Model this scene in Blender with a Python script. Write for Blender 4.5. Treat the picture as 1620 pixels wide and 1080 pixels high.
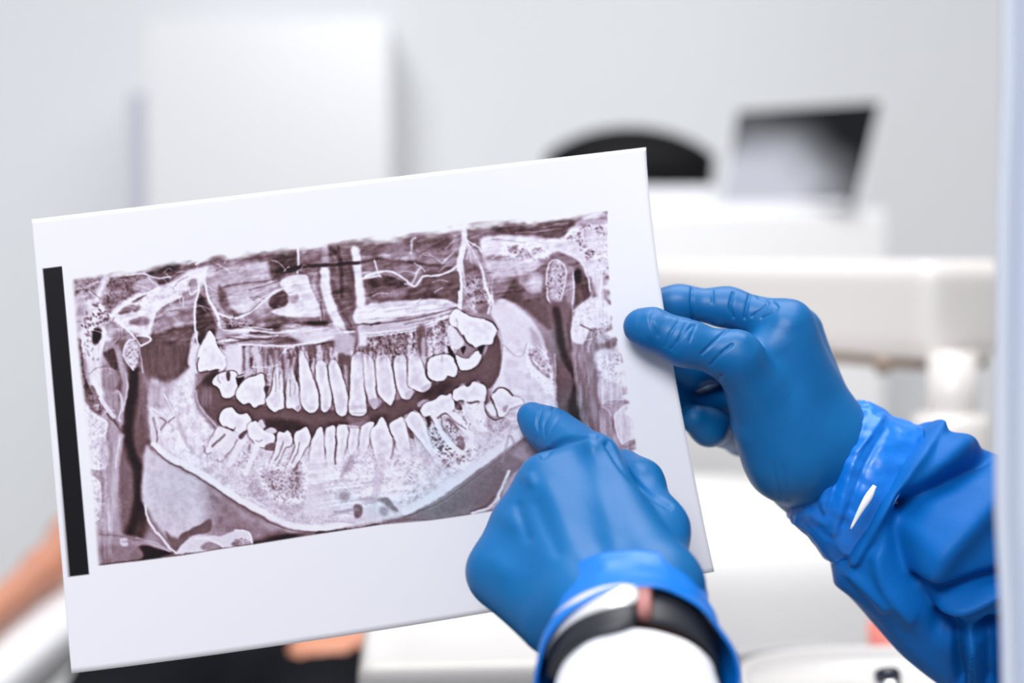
import bpy, bmesh, math
import numpy as np
from mathutils import Vector, Matrix, noise

for o in list(bpy.data.objects): bpy.data.objects.remove(o, do_unlink=True)
SC = bpy.context.scene
COL = SC.collection

# ------------------------------------------------------------------ camera, world, lights, exposure
PITCH = math.radians(3.0); FX = 2250.0
CAM = Vector((0, 0, 1.1))
RT = Vector((1, 0, 0)); FW = Vector((0, math.cos(PITCH), -math.sin(PITCH))); UP_ = Vector((0, math.sin(PITCH), math.cos(PITCH)))
cd = bpy.data.cameras.new('camera'); cam = bpy.data.objects.new('camera', cd); COL.objects.link(cam)
cd.sensor_width = 36; cd.lens = 50; cd.clip_start = .05
cd.dof.use_dof = True; cd.dof.focus_distance = .668; cd.dof.aperture_fstop = 3.2
cam.location = CAM; cam.rotation_euler = (math.pi/2-PITCH, 0, 0)
SC.camera = cam

W = bpy.data.worlds.new('world'); SC.world = W; W.use_nodes = True
W.node_tree.nodes['Background'].inputs[0].default_value = (.90, .94, 1, 1)
W.node_tree.nodes['Background'].inputs[1].default_value = .30

def area(name, loc, target, sx, sy, power, col=(1, 1, 1)):
    l = bpy.data.lights.new(name, 'AREA'); l.shape = 'RECTANGLE'; l.size = sx; l.size_y = sy; l.energy = power; l.color = col
    o = bpy.data.objects.new(name, l); COL.objects.link(o); o.location = loc
    o.rotation_euler = (Vector(target)-Vector(loc)).to_track_quat('-Z', 'Y').to_euler(); return o
area('ceiling_light', (.2, 1.0, 2.75), (.2, 1.0, 0), 1.6, 1.6, 44, (1, .985, .97))
area('front_fill_light', (-.55, -1.3, 2.7), (.1, 1.2, .9), 1.2, 1.0, 74, (.93, .96, 1))  # unseen area lamp added behind the camera as frontal fill
SC.view_settings.view_transform = 'Standard'; SC.view_settings.look = 'None'
SC.view_settings.exposure = 0.0; SC.view_settings.gamma = 1.0; SC.view_settings.use_curve_mapping = False

def at(px, py, d):                       # a point seen at a photo pixel, d metres along the view axis
    return CAM+d*(FW+(px-810)/FX*RT+(540-py)/FX*UP_)
def cp(px, py, d): return np.array(((px-810)/FX*d, (540-py)/FX*d, d))     # the same in metres right, up, ahead of the lens
M_CW = np.array([RT, UP_, FW]).T
def c2w(a): return np.asarray(a)@M_CW.T+np.array(CAM)
def srgb(r, g, b):
    f = lambda c: c/12.92 if c <= .04045 else ((c+.055)/1.055)**2.4
    return (f(r/255), f(g/255), f(b/255), 1)

# ------------------------------------------------------------------ materials
def mat(name, col, rough=.5, metal=0, spec=.5, coat=0, bump=None, sss=0, var=None, sheen=0):
    m = bpy.data.materials.new(name); m.use_nodes = True; nt = m.node_tree; b = nt.nodes['Principled BSDF']
    b.inputs['Base Color'].default_value = col; b.inputs['Roughness'].default_value = rough
    b.inputs['Metallic'].default_value = metal; b.inputs['Specular IOR Level'].default_value = spec
    b.inputs['Coat Weight'].default_value = coat; b.inputs['Sheen Weight'].default_value = sheen
    if sss: b.inputs['Subsurface Weight'].default_value = sss; b.inputs['Subsurface Radius'].default_value = (.006, .003, .002); b.inputs['Subsurface Scale'].default_value = 1
    tc = nt.nodes.new('ShaderNodeTexCoord')
    if var:
        n = nt.nodes.new('ShaderNodeTexNoise'); n.inputs['Scale'].default_value = var[0]; n.inputs['Detail'].default_value = 3
        r = nt.nodes.new('ShaderNodeMixRGB'); r.inputs[1].default_value = col; r.inputs[2].default_value = var[1]
        nt.links.new(tc.outputs['Object'], n.inputs['Vector']); nt.links.new(n.outputs['Fac'], r.inputs[0]); nt.links.new(r.outputs[0], b.inputs['Base Color'])
    if bump:
        n = nt.nodes.new('ShaderNodeTexNoise'); n.inputs['Scale'].default_value = bump[0]; n.inputs['Detail'].default_value = 5
        k = nt.nodes.new('ShaderNodeBump'); k.inputs['Strength'].default_value = bump[1]; k.inputs['Distance'].default_value = bump[2]
        nt.links.new(tc.outputs['Object'], n.inputs['Vector']); nt.links.new(n.outputs['Fac'], k.inputs['Height']); nt.links.new(k.outputs[0], b.inputs['Normal'])
    return m
M_wall = mat('painted_wall', (.945, .955, .97, 1), .7, bump=(40, .1, .002), var=(1.2, (.925, .94, .96, 1)))
M_wall2 = mat('cool_wall', (.84, .88, .91, 1), .6, bump=(40, .1, .002), var=(1.1, (.80, .85, .91, 1)))
M_floor = mat('vinyl_floor', (.50, .46, .42, 1), .4, var=(6, (.45, .41, .37, 1)))
M_cab = mat('white_laminate', (.90, .90, .92, 1), .3, var=(2, (.87, .88, .90, 1)))
M_front = mat('glossy_white_front', (.90, .895, .905, 1), .3, bump=(60, .02, .001))
M_console = mat('console_enamel', (.84, .83, .82, 1), .4, coat=.1, var=(4, (.82, .81, .80, 1)))
M_side_shade = mat('grey_side_shade', (.60, .61, .70, 1), .5, bump=(90, .05, .001))  # shade beside the cabinet, given as a colour
M_counter = mat('counter_laminate', (.84, .84, .88, 1), .35, var=(3, (.82, .82, .86, 1)))
M_black = mat('black_plastic', (.004, .004, .005, 1), .6, spec=.15, bump=(300, .1, .001))
M_pale = mat('pale_plastic', (.80, .80, .84, 1), .35, bump=(200, .05, .001))
M_unit = mat('cream_enamel', (.84, .80, .77, 1), .25, coat=.3, var=(4, (.82, .775, .745, 1)))
M_unitw = mat('white_enamel', (.80, .775, .755, 1), .25, coat=.3, var=(4, (.77, .75, .74, 1)))
M_shade = mat('brown_shade_rubber', (.30, .22, .17, 1), .6, bump=(120, .1, .001))  # brown in place of shade under the arm; the knob shares it
M_hose = mat('grey_hose', (.50, .49, .50, 1), .45, bump=(200, .1, .001))
M_chrome = mat('brushed_chrome', (.75, .77, .80, 1), .16, 1, bump=(300, .03, .0005))
M_navy = mat('dark_handpiece', (.02, .025, .05, 1), .2, coat=.5, bump=(200, .03, .0005))
M_red = mat('coral_plastic', (.85, .26, .22, 1), .4, bump=(100, .05, .001))
M_uph = mat('beige_upholstery', (.50, .42, .34, 1), .55, bump=(60, .2, .002))
M_arm = mat('pale_grey_pad', (.84, .84, .87, 1), .5, bump=(90, .15, .001))
M_metal = mat('grey_steel', (.4, .4, .42, 1), .35, .8, bump=(90, .05, .001))
M_skin = mat('skin', srgb(214, 150, 122), .5, sss=.1, bump=(250, .15, .0006), var=(18, srgb(204, 136, 108)))
M_trouser = mat('black_trousers', (.0035, .004, .006, 1), .9, spec=.1, bump=(220, .3, .001), var=(14, (.006, .007, .010, 1)))
M_shirt = mat('dark_grey_shirt', (.05, .045, .045, 1), .9, bump=(220, .3, .001))
M_hair = mat('dark_hair', (.02, .014, .01, 1), .6, bump=(150, .5, .002))
M_lip = mat('lips', srgb(176, 98, 90), .5, bump=(200, .1, .0005))
M_eye = mat('eye_white', (.8, .8, .78, 1), .2, bump=(50, .01, .0001))
M_iris = mat('iris', (.05, .03, .02, 1), .2, bump=(50, .01, .0001))
M_glove = mat('blue_nitrile', (.0002, .108, .315, 1), .42, spec=.28, bump=(420, .16, .0006), var=(24, (.0004, .122, .345, 1)))
M_glove.node_tree.nodes['Principled BSDF'].inputs['Coat Weight'].default_value = .16; M_glove.node_tree.nodes['Principled BSDF'].inputs['Coat Roughness'].default_value = .55
M_cuff = mat('blue_nitrile_cuff', (.0004, .145, .57, 1), .36, spec=.5, bump=(150, .25, .001), var=(40, (.001, .19, .70, 1)))
M_gown = mat('blue_gown_cloth', (.0003, .118, .43, 1), .55, spec=.2, bump=(600, .2, .0005), var=(20, (.0005, .132, .47, 1)))
M_coat = mat('white_coat_cloth', (.86, .87, .92, 1), .85, spec=.2, bump=(700, .2, .0004), var=(20, (.84, .85, .91, 1)))
M_coat2 = mat('pale_blue_cloth', (.66, .69, .77, 1), .85, spec=.2, bump=(500, .2, .0006), var=(9, (.61, .65, .75, 1)))
M_band = mat('charcoal_band', (.018, .02, .026, 1), .42, bump=(300, .1, .0004))
M_face = mat('white_reflection_face', (.93, .92, .94, 1), .22, .35, coat=.6, bump=(80, .01, .0001))  # white base paints the light reflected off the band's face
M_copper = mat('rose_metal', (.22, .085, .08, 1), .35, .5, bump=(200, .03, .0003))

# ------------------------------------------------------------------ object helpers
def link(o, parent=None):
    COL.objects.link(o)
    if parent is not None: o.parent = parent; o.matrix_parent_inverse = parent.matrix_basis.inverted()
    return o
def tag(o, label, cat, group=None):
    o['label'] = label; o['category'] = cat
    if group: o['group'] = group
    return o
def thing(name, label, cat, loc):
    o = bpy.data.objects.new(name, None); COL.objects.link(o); o.location = loc; o.empty_display_size = .03
    return tag(o, label, cat)
def obj(name, verts, faces, m, parent=None, smooth=True):
    me = bpy.data.meshes.new(name)
    me.from_pydata([tuple(v) for v in verts], [], [tuple(f) for f in faces]); me.update()
    bm = bmesh.new(); bm.from_mesh(me); bmesh.ops.recalc_face_normals(bm, faces=bm.faces); bm.to_mesh(me); bm.free()
    me.polygons.foreach_set('use_smooth', [smooth]*len(me.polygons))
    me.materials.append(m)
    return link(bpy.data.objects.new(name, me), parent)
def from_bm(name, bm, m, parent=None, smooth=True):
    me = bpy.data.meshes.new(name); bmesh.ops.recalc_face_normals(bm, faces=bm.faces); bm.to_mesh(me); bm.free()
    me.polygons.foreach_set('use_smooth', [smooth]*len(me.polygons)); me.materials.append(m)
    return link(bpy.data.objects.new(name, me), parent)
def box(name, c, size, m, parent=None, bev=.004, rot=None, seg=3):
    bm = bmesh.new(); bmesh.ops.create_cube(bm, size=1)
    bmesh.ops.scale(bm, vec=size, verts=bm.verts)
    if bev: bmesh.ops.bevel(bm, geom=bm.edges[:], offset=bev, segments=seg, affect='EDGES', profile=.6)
    if rot is not None: bmesh.ops.rotate(bm, matrix=rot, verts=bm.verts)
    bmesh.ops.translate(bm, vec=c, verts=bm.verts)
    o = from_bm(name, bm, m, parent)
    o.data.polygons.foreach_set('use_smooth', [p.area < .3*max(size)**2*.2 and False for p in o.data.polygons])
    if bev: 
        for p in o.data.polygons: p.use_smooth = True
        w = o.modifiers.new('weighted', 'WEIGHTED_NORMAL'); w.keep_sharp = False
    return o
def frame(d):
    d = np.asarray(d, float)/np.linalg.norm(d); a = np.array((0, 0, 1.)) if abs(d[2]) < .9 else np.array((0, 1., 0))
    e1 = np.cross(a, d); e1 /= np.linalg.norm(e1); return d, e1, np.cross(d, e1)
def tube(name, pts, rad, m, parent=None, n=20, caps=True, sm=6):
    p = np.array([tuple(q) for q in pts], float); r = np.asarray(rad if hasattr(rad, '__len__') else [rad]*len(p), float)
    if sm:
        q = smooth_line(np.hstack([p, r[:, None]]), False, sm) if len(p) > 2 else np.hstack([p, r[:, None]])
        p, r = q[:, :3], q[:, 3]
    V_, F_ = [], []; e1 = None
    for i in range(len(p)):
        t = p[min(i+1, len(p)-1)]-p[max(i-1, 0)]; t /= np.linalg.norm(t)
        if e1 is None: _, e1, e2 = frame(t)
        e1 = e1-t*(e1@t); e1 /= np.linalg.norm(e1); e2 = np.cross(t, e1)
        for k in range(n):
            a = 2*math.pi*k/n; V_.append(p[i]+r[i]*(math.cos(a)*e1+math.sin(a)*e2))
    for i in range(len(p)-1):
        for k in range(n): F_.append((i*n+k, i*n+(k+1) % n, (i+1)*n+(k+1) % n, (i+1)*n+k))
    if caps: F_ += [tuple(range(n))[::-1], tuple(range((len(p)-1)*n, len(p)*n))]
    return obj(name, V_, F_, m, parent)
def lathe(name, base, axis, prof, m, parent=None, n=32):
    d, e1, e2 = frame(axis); V_, F_ = [], []; base = np.array(base, float)
    for (r, h) in prof:
        for k in range(n):
            a = 2*math.pi*k/n; V_.append(base+d*h+r*(math.cos(a)*e1+math.sin(a)*e2))
    for i in range(len(prof)-1):
        for k in range(n): F_.append((i*n+k, i*n+(k+1) % n, (i+1)*n+(k+1) % n, (i+1)*n+k))
    F_ += [tuple(range(n))[::-1], tuple(range((len(prof)-1)*n, len(prof)*n))]
    return obj(name, V_, F_, m, parent)

# ---- signed-distance bodies meshed by surface nets (one continuous surface per body)
class Field:
    def __init__(s, lo, hi, h):
        s.lo = np.array(lo, float); s.h = h; s.n = np.ceil((np.array(hi)-s.lo)/h).astype(int)+1
        s.ax = [(s.lo[i]+h*np.arange(s.n[i])).astype(np.float32) for i in range(3)]
    def win(s, a, b):
        i0 = np.clip(np.floor((a-s.lo)/s.h).astype(int), 0, s.n-1); i1 = np.clip(np.ceil((b-s.lo)/s.h).astype(int)+1, 1, s.n)
        sl = tuple(slice(i0[k], max(i1[k], i0[k]+1)) for k in range(3))
        return sl, s.ax[0][sl[0]][:, None, None], s.ax[1][sl[1]][None, :, None], s.ax[2][sl[2]][None, None, :]
    def new(s): return np.full(s.n, 1., np.float32)
def cone_d(x, y, z, a, b, ra, rb):
    e = b-a; L = float(e@e)+1e-12
    t = np.clip(((x-a[0])*e[0]+(y-a[1])*e[1]+(z-a[2])*e[2])/L, 0, 1)
    return np.sqrt((x-a[0]-t*e[0])**2+(y-a[1]-t*e[1])**2+(z-a[2]-t*e[2])**2)-(ra+(rb-ra)*t)
def tri_d(x, y, z, a, b, c, ra, rb, rc):
    d = np.minimum(np.minimum(cone_d(x, y, z, a, b, ra, rb), cone_d(x, y, z, b, c, rb, rc)), cone_d(x, y, z, c, a, rc, ra))
    u, v = b-a, c-a; n = np.cross(u, v); nn = float(n@n); 
    px, py, pz = x-a[0], y-a[1], z-a[2]
    w = np.cross(v, n)/nn; q = np.cross(n, u)/nn            # barycentric gradients
    bu = px*w[0]+py*w[1]+pz*w[2]; bv = px*q[0]+py*q[1]+pz*q[2]
    n1 = n/math.sqrt(nn); h = np.abs(px*n1[0]+py*n1[1]+pz*n1[2])
    return np.minimum(d, np.where((bu >= 0) & (bv >= 0) & (bu+bv <= 1), h-(ra*(1-bu-bv)+rb*bu+rc*bv), 1.))
def smin(a, b, k):
    h = np.maximum(k-np.abs(a-b), 0)/k
    return np.minimum(a, b)-h*h*k*.25
def add(F, f, prim, k):
    P_ = np.array([q[0] for q in prim]); R = max(q[1] for q in prim)+k+.006
    sl, x, y, z = F.win(P_.min(0)-R, P_.max(0)+R)
    if len(prim) == 1: d = cone_d(x, y, z, prim[0][0], prim[0][0]+1e-6, prim[0][1], prim[0][1])
    elif len(prim) == 2: d = cone_d(x, y, z, prim[0][0], prim[1][0], prim[0][1], prim[1][1])
    else: d = tri_d(x, y, z, prim[0][0], prim[1][0], prim[2][0], prim[0][1], prim[1][1], prim[2][1])
    f[sl] = smin(f[sl], d.astype(np.float32), k)
def nets(F, f):
    s = f < 0; c = np.zeros(np.array(s.shape)-1, np.int8)
    O = [(i, j, k) for i in (0, 1) for j in (0, 1) for k in (0, 1)]
    for (i, j, k) in O: c += s[i:s.shape[0]-1+i, j:s.shape[1]-1+j, k:s.shape[2]-1+k]
    act = (c > 0) & (c < 8); idx = np.argwhere(act); num = np.full(act.shape, -1, np.int64); num[act] = np.arange(len(idx))
    acc = np.zeros((len(idx), 3)); cnt = np.zeros(len(idx))
    for p in O:
        for ax in range(3):
            if p[ax]: continue
            q = list(p); q[ax] = 1; A, B = idx+p, idx+q
            fa = f[A[:, 0], A[:, 1], A[:, 2]]; fb = f[B[:, 0], B[:, 1], B[:, 2]]; mk = (fa < 0) != (fb < 0)
            t = np.where(mk, fa/np.where(mk, fa-fb, 1), 0)
            pt = np.tile(np.array(p, float), (len(idx), 1)); pt[:, ax] += t
            acc += pt*mk[:, None]; cnt += mk
    V_ = F.lo+F.h*(idx+acc/cnt[:, None]); Q = []
    for ax in range(3):
        sl0 = [slice(None)]*3; sl1 = [slice(None)]*3; sl0[ax] = slice(0, -1); sl1[ax] = slice(1, None)
        e = np.argwhere(s[tuple(sl0)] != s[tuple(sl1)]); b_, c_ = [i for i in range(3) if i != ax]
        e = e[(e[:, b_] > 0) & (e[:, c_] > 0) & (e[:, b_] < act.shape[b_]) & (e[:, c_] < act.shape[c_])]
        o = np.zeros(3, int); u = o.copy(); u[b_] = 1; v = o.copy(); v[c_] = 1
        Q.append(np.stack([num[tuple((e-w).T)] for w in (o, u, u+v, v)], 1))
    return V_, np.vstack(Q)
def vnormals(V_, Q):
    n = np.cross(V_[Q[:, 2]]-V_[Q[:, 0]], V_[Q[:, 3]]-V_[Q[:, 1]]); return n
def sdf_mesh(name, F, f, m, parent, creases=(), nz=None, flip=True):
    V_, Q = nets(F, f)
    # outward normal from the field gradient
    g = np.stack(np.gradient(f, F.h), -1); ii = np.clip(((V_-F.lo)/F.h).round().astype(int), 0, F.n-1)
    N = g[ii[:, 0], ii[:, 1], ii[:, 2]].astype(float); N /= np.linalg.norm(N, axis=1)[:, None]+1e-9
    if nz:
        amp, sc = nz; V_ = V_+N*(np.array([noise.noise(Vector(p*sc)) for p in V_])*amp)[:, None]
    if len(creases):
        px = np.stack([V_[:, 0]/V_[:, 2]*FX+810, 540-V_[:, 1]/V_[:, 2]*FX], 1); face = np.clip(-N[:, 2]*3+.3, 0, 1)
        for pts, wd, amp in creases:
            V_ = V_+N*(amp*np.exp(-(pl_dist(px, pts)/wd)**2)*face)[:, None]
    fn = vnormals(V_, Q); bad = (fn*N[Q[:, 0]]).sum(1) < 0; Q[bad] = Q[bad][:, ::-1]
    me = bpy.data.meshes.new(name); Wv = c2w(V_)
    me.vertices.add(len(Wv)); me.vertices.foreach_set('co', Wv.astype(np.float32).ravel())
    me.loops.add(Q.size); me.loops.foreach_set('vertex_index', Q.astype(np.int32).ravel())
    me.polygons.add(len(Q)); me.polygons.foreach_set('loop_start', np.arange(0, Q.size, 4, dtype=np.int32))
    me.update(calc_edges=True); me.validate(); me.polygons.foreach_set('use_smooth', [True]*len(me.polygons)); me.materials.append(m)
    return link(bpy.data.objects.new(name, me), parent)
def pl_dist(px, pts):
    p = smooth_line(pts); d = np.full(len(px), 1e9)
    for a, b in zip(p[:-1], p[1:]):
        e = b-a; t = np.clip(((px-a)@e)/(e@e+1e-9), 0, 1); d = np.minimum(d, ((px-a-t[:, None]*e)**2).sum(1))
    return np.sqrt(d)
def loft(name, rings, m, parent, n=96, folds=(), wr=None, sm=8, cap_end=False, thick=0, keep=lambda a: 1.):
    """rings: (centre in camera metres, in-image radius, depth radius, axis) -> tube with folds pressed into it"""
    A = np.array([np.concatenate([r[0], [r[1], r[2]], r[3]]) for r in rings], float)
    A = smooth_line(A, False, sm) if len(A) > 2 else A
    V_, N = [], []
    for i, a in enumerate(A):
        d = a[5:8]/np.linalg.norm(a[5:8]); e1 = np.cross(d, (0, 0, 1.)); e1 /= np.linalg.norm(e1); e2 = np.cross(d, e1)
        if e2[2] > 0: e2 = -e2                      # e2 faces the lens
        for k in range(n):
            t = 2*math.pi*k/n; o = math.cos(t)*e1*a[3]+math.sin(t)*e2*a[4]
            V_.append(a[:3]+o); q = math.cos(t)*e1/a[3]+math.sin(t)*e2/a[4]; N.append(q/np.linalg.norm(q))
    V_, N = np.array(V_), np.array(N); R = len(A)
    if wr:
        for amp, s1, s2, seed in wr:
            for i in range(R):
                for k in range(n):
                    t = 2*math.pi*k/n
                    V_[i*n+k] += N[i*n+k]*amp*noise.noise(Vector((math.cos(t)*s1, math.sin(t)*s1, i/R*s2+seed)))
    px = np.stack([V_[:, 0]/V_[:, 2]*FX+810, 540-V_[:, 1]/V_[:, 2]*FX], 1); face = np.clip(-N[:, 2]*2+.3, 0, 1)
    for pts, wd, amp in folds: V_ = V_+N*(amp*np.exp(-(pl_dist(px, pts)/wd)**2)*face)[:, None]
    F_ = [(i*n+k, i*n+(k+1) % n, (i+1)*n+(k+1) % n, (i+1)*n+k) for i in range(R-1) for k in range(n)]
    if cap_end: F_ += [tuple(range((R-1)*n, R*n))]
    o = obj(name, c2w(V_), F_, m, parent)
    if thick: s = o.modifiers.new('wall', 'SOLIDIFY'); s.thickness = thick; s.offset = -1
    return o

PAPER_GAIN = 0.845
# ---- printed panoramic radiograph: flat print, drawn in numpy as a colour map of the sheet
X0, Y0, XW, XH = 100, 325, 915, 580
rng = np.random.default_rng(7)
YY, XX = np.mgrid[0:XH, 0:XW].astype(np.float32)
XX += X0; YY += Y0
V = np.full((XH, XW), 0.56, np.float32)     # 0 dark film .. 1 white
COOL = np.zeros((XH, XW), np.float32)

def smooth_line(p, closed=False, n=5):
    p = np.asarray(p, float)
    if len(p) < 3: return p
    if closed:
        q = np.vstack([p[-1:], p, p[:2]])
    else:
        q = np.vstack([2*p[0]-p[1], p, 2*p[-1]-p[-2]])
    out = []
    for i in range(1, len(q)-2):
        a, b, c, d = q[i-1], q[i], q[i+1], q[i+2]
        for t in np.arange(n)/n:
            out.append(.5*((2*b)+(-a+c)*t+(2*a-5*b+4*c-d)*t*t+(-a+3*b-3*c+d)*t**3))
    if not closed: out.append(q[-2])
    return np.array(out)

def win(p, m):
    x0 = max(int(p[:, 0].min()-m-X0), 0); x1 = min(int(p[:, 0].max()+m-X0)+2, XW)
    y0 = max(int(p[:, 1].min()-m-Y0), 0); y1 = min(int(p[:, 1].max()+m-Y0)+2, XH)
    return slice(y0, max(y1, y0)), slice(x0, max(x1, x0))

def dist_line(p, sl, closed=False):
    x, y = XX[sl], YY[sl]
    d = np.full(x.shape, 1e9, np.float32)
    q = np.vstack([p, p[:1]]) if closed else p
    for a, b in zip(q[:-1], q[1:]):
        e = b-a; L = float(e@e)+1e-9
        t = np.clip(((x-a[0])*e[0]+(y-a[1])*e[1])/L, 0, 1)
        d = np.minimum(d, (x-a[0]-t*e[0])**2+(y-a[1]-t*e[1])**2)
    return np.sqrt(d)

def inside(p, sl):
    x, y = XX[sl], YY[sl]
    r = np.zeros(x.shape, bool)
    j = len(p)-1
    for i in range(len(p)):
        if p[i, 1] != p[j, 1]:
            c = ((p[i, 1] > y) != (p[j, 1] > y)) & (x < (p[j, 0]-p[i, 0])*(y-p[i, 1])/(p[j, 1]-p[i, 1])+p[i, 0])
            r ^= c
        j = i
    return r

def ss(x): x = np.clip(x, 0, 1); return x*x*(3-2*x)

def pmask(pts, blur, sm=True):
    p = smooth_line(pts, True) if sm else np.asarray(pts, float)
    sl = win(p, blur+2)
    d = dist_line(p, sl, True)
    return sl, ss(.5+np.where(inside(p, sl), d, -d)/(2*blur+1e-6)), d

def S(pts, w, v, a=1., soft=1.2, ch=None, taper=0):
    A = V if ch is None else ch
    p = smooth_line(pts); sl = win(p, w+soft+2)
    m = a*ss((w/2+soft-dist_line(p, sl))/(soft*1.6))
    A[sl] += (v-A[sl])*m

def P(pts, v, a=1., blur=1.5, sm=True, ch=None):
    A = V if ch is None else ch
    sl, m, d = pmask(pts, blur, sm)
    A[sl] += (v-A[sl])*m*a

def E(cx, cy, rx, ry, v, a=1., rot=0., soft=.5, ch=None):
    A = V if ch is None else ch
    R = max(rx, ry)*(1+soft)+2
    sl = win(np.array([[cx-R, cy-R], [cx+R, cy+R]]), 0)
    x, y = XX[sl]-cx, YY[sl]-cy; c, s = math.cos(rot), math.sin(rot)
    r = np.sqrt(((x*c+y*s)/rx)**2+((-x*s+y*c)/ry)**2)
    A[sl] += (v-A[sl])*ss((1+soft-r)/(2*soft))*a

def vnoise(sx, sy, ang=0., seed=0):
    g = np.random.default_rng(seed).random((260, 260)).astype(np.float32)
    c, s = math.cos(ang), math.sin(ang)
    u = ((XX-X0)*c+(YY-Y0)*s)/sx+120; w = (-(XX-X0)*s+(YY-Y0)*c)/sy+120
    iu, iw = np.floor(u).astype(int), np.floor(w).astype(int)
    fu, fw = ss(u-iu), ss(w-iw); iu %= 259; iw %= 259
    return g[iw, iu]*(1-fu)*(1-fw)+g[iw, iu+1]*fu*(1-fw)+g[iw+1, iu]*(1-fu)*fw+g[iw+1, iu+1]*fu*fw-.5

N_FINE = vnoise(2.2, 2.2, .3, 1)+.6*vnoise(4.3, 4.0, .9, 2)
N_MED = vnoise(9, 9, .4, 3)+.5*vnoise(4.5, 4.5, 1.1, 4)
N_BIG = vnoise(45, 38, .2, 5)+.5*vnoise(22, 20, .6, 6)
N_HOR = vnoise(42, 3.2, -.12, 8)+.6*vnoise(24, 5.5, -.12, 9)
N_VER = vnoise(3.2, 26, -.05, 10)+.5*vnoise(2.4, 12, .1, 11)
N_DIA = vnoise(30, 3.6, -.45, 18)+.6*vnoise(16, 5, -.2, 19)
UPS = [(165,470,110,70),(230,480,110,70),(290,440,90,40),(300,470,60,50),(150,560,50,120),(420,450,180,70),(480,520,240,40),(640,430,150,90),(700,440,90,90),(760,430,60,110),(830,390,150,60),(920,380,70,80),(940,520,50,80),(970,620,40,100),(150,720,40,180),(680,395,120,60),(400,420,160,30)]
N_RID = 1-2*np.abs(vnoise(5, 5, .7, 12))-2*np.abs(vnoise(3, 3, .2, 13))*.7

def T(pts, N, amp, blur=6):
    sl, m, d = pmask(pts, blur)
    V[sl] += N[sl]*m*amp

def CELLS(pts, n, r0, r1, v=.12, seed=0, rim=.95):
    r = np.random.default_rng(seed); p = np.asarray(pts, float)
    k = 0
    for _ in range(n*12):
        c = p.min(0)+r.random(2)*(p.max(0)-p.min(0))
        j = len(p)-1; ins = False
        for i in range(len(p)):
            if (p[i, 1] > c[1]) != (p[j, 1] > c[1]) and c[0] < (p[j, 0]-p[i, 0])*(c[1]-p[i, 1])/(p[j, 1]-p[i, 1])+p[i, 0]: ins = not ins
            j = i
        if not ins: continue
        a, b = r0+(r1-r0)*r.random(2); t = r.random()*3.1
        E(*c, a*1.6+1.2, b*1.1+1.2, rim, .32, t, .6); E(*c, a*1.3, b*.75, v+.3*r.random(), .62, t, .7)
        k += 1
        if k >= n: break

def TOOTH(pts, v=.97, root=False, edge=.22, ea=.75, sm=True, fade=None):
    p = smooth_line(pts, True, 4) if sm else np.asarray(pts, float)
    sl = win(p, 6); d = dist_line(p, sl, True); ins = inside(p, sl)
    sd = np.where(ins, d, -d)
    gate = 1.
    if fade:                                  # a root melts into the bone past this line
        gate = ss((YY[sl]-fade[0])/(fade[1]-fade[0]))
    V[sl] += (edge-V[sl])*np.exp(-((sd+1.3)/1.3)**2)*ea*.78*gate
    body = v+.01+.30*vnoise_s[sl]-.07*ss((d-2.5)/5)
    V[sl] += (body-V[sl])*ss(.5+sd/1.8)*(.35+.65*gate if fade else 1.)

vnoise_s = .35*vnoise(7, 9, .2, 21)+.12*vnoise(2.5, 8, .1, 22)

# --- broad tone
V += .12*N_BIG
P([(105,430),(330,400),(520,380),(760,350),(965,330),(970,372),(760,392),(640,420),(520,440),(330,440),(110,470)], .42, .8, 8)
P([(330,420),(430,415),(440,440),(435,480),(380,500),(345,490),(332,455)], .72, .9, 8)
P([(205,548),(232,528),(300,500),(318,545),(305,575),(282,598),(262,608),(236,604),(222,575)], .35, 1, 4)
P([(250,500),(280,478),(312,462),(308,500),(300,512),(262,522),(244,528)], .60, .9, 4)
P([(262,490),(275,478),(283,500),(290,515),(275,515)], .68, .6, 3)
# upper gum field
P([(355,545),(540,545),(650,520),(715,500),(722,570),(650,575),(560,580),(520,590),(420,615),(370,600)], .56, 1, 6)
T([(355,540),(540,540),(650,520),(715,500),(722,570),(650,580),(560,590),(520,600),(420,620),(370,600)], N_VER, .42)
T([(355,540),(540,540),(650,520),(715,500),(722,570),(650,580),(560,590),(520,600),(420,620),(370,600)], N_FINE, .22)
# left throat column and soft tissue
P([(108,440),(165,436),(210,560),(225,640),(215,760),(225,860),(152,892),(140,760),(120,600)], .62, .9, 10)
P([(180,545),(200,540),(220,580),(236,640),(240,720),(228,800),(215,860),(195,850),(188,760),(190,680),(180,620)], .42, 1, 6)
S([(213,588),(210,620),(205,655),(203,690),(210,720),(219,745),(221,780),(216,815),(206,842)], 13, .10, .95, 9)
S([(221,745),(222,790),(226,830),(220,850)], 12, .16, .8, 9)
P([(222,658),(231,648),(236,690),(241,712),(230,722),(214,702)], .36, .9, 3)
S([(224,590),(229,640),(235,690)], 8, .46, .7, 4)
S([(188,560),(196,590),(198,615),(192,645),(190,668)], 9, .60, .9, 3)
S([(186,560),(200,598),(201,620),(195,650)], 2, .80, .7, 1.5)
P([(163,575),(178,580),(190,598),(182,612),(168,618),(162,600)], .56, .9, 2)
P([(162,560),(168,555),(182,552),(186,580),(178,582)], .26, .9, 3)
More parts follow.
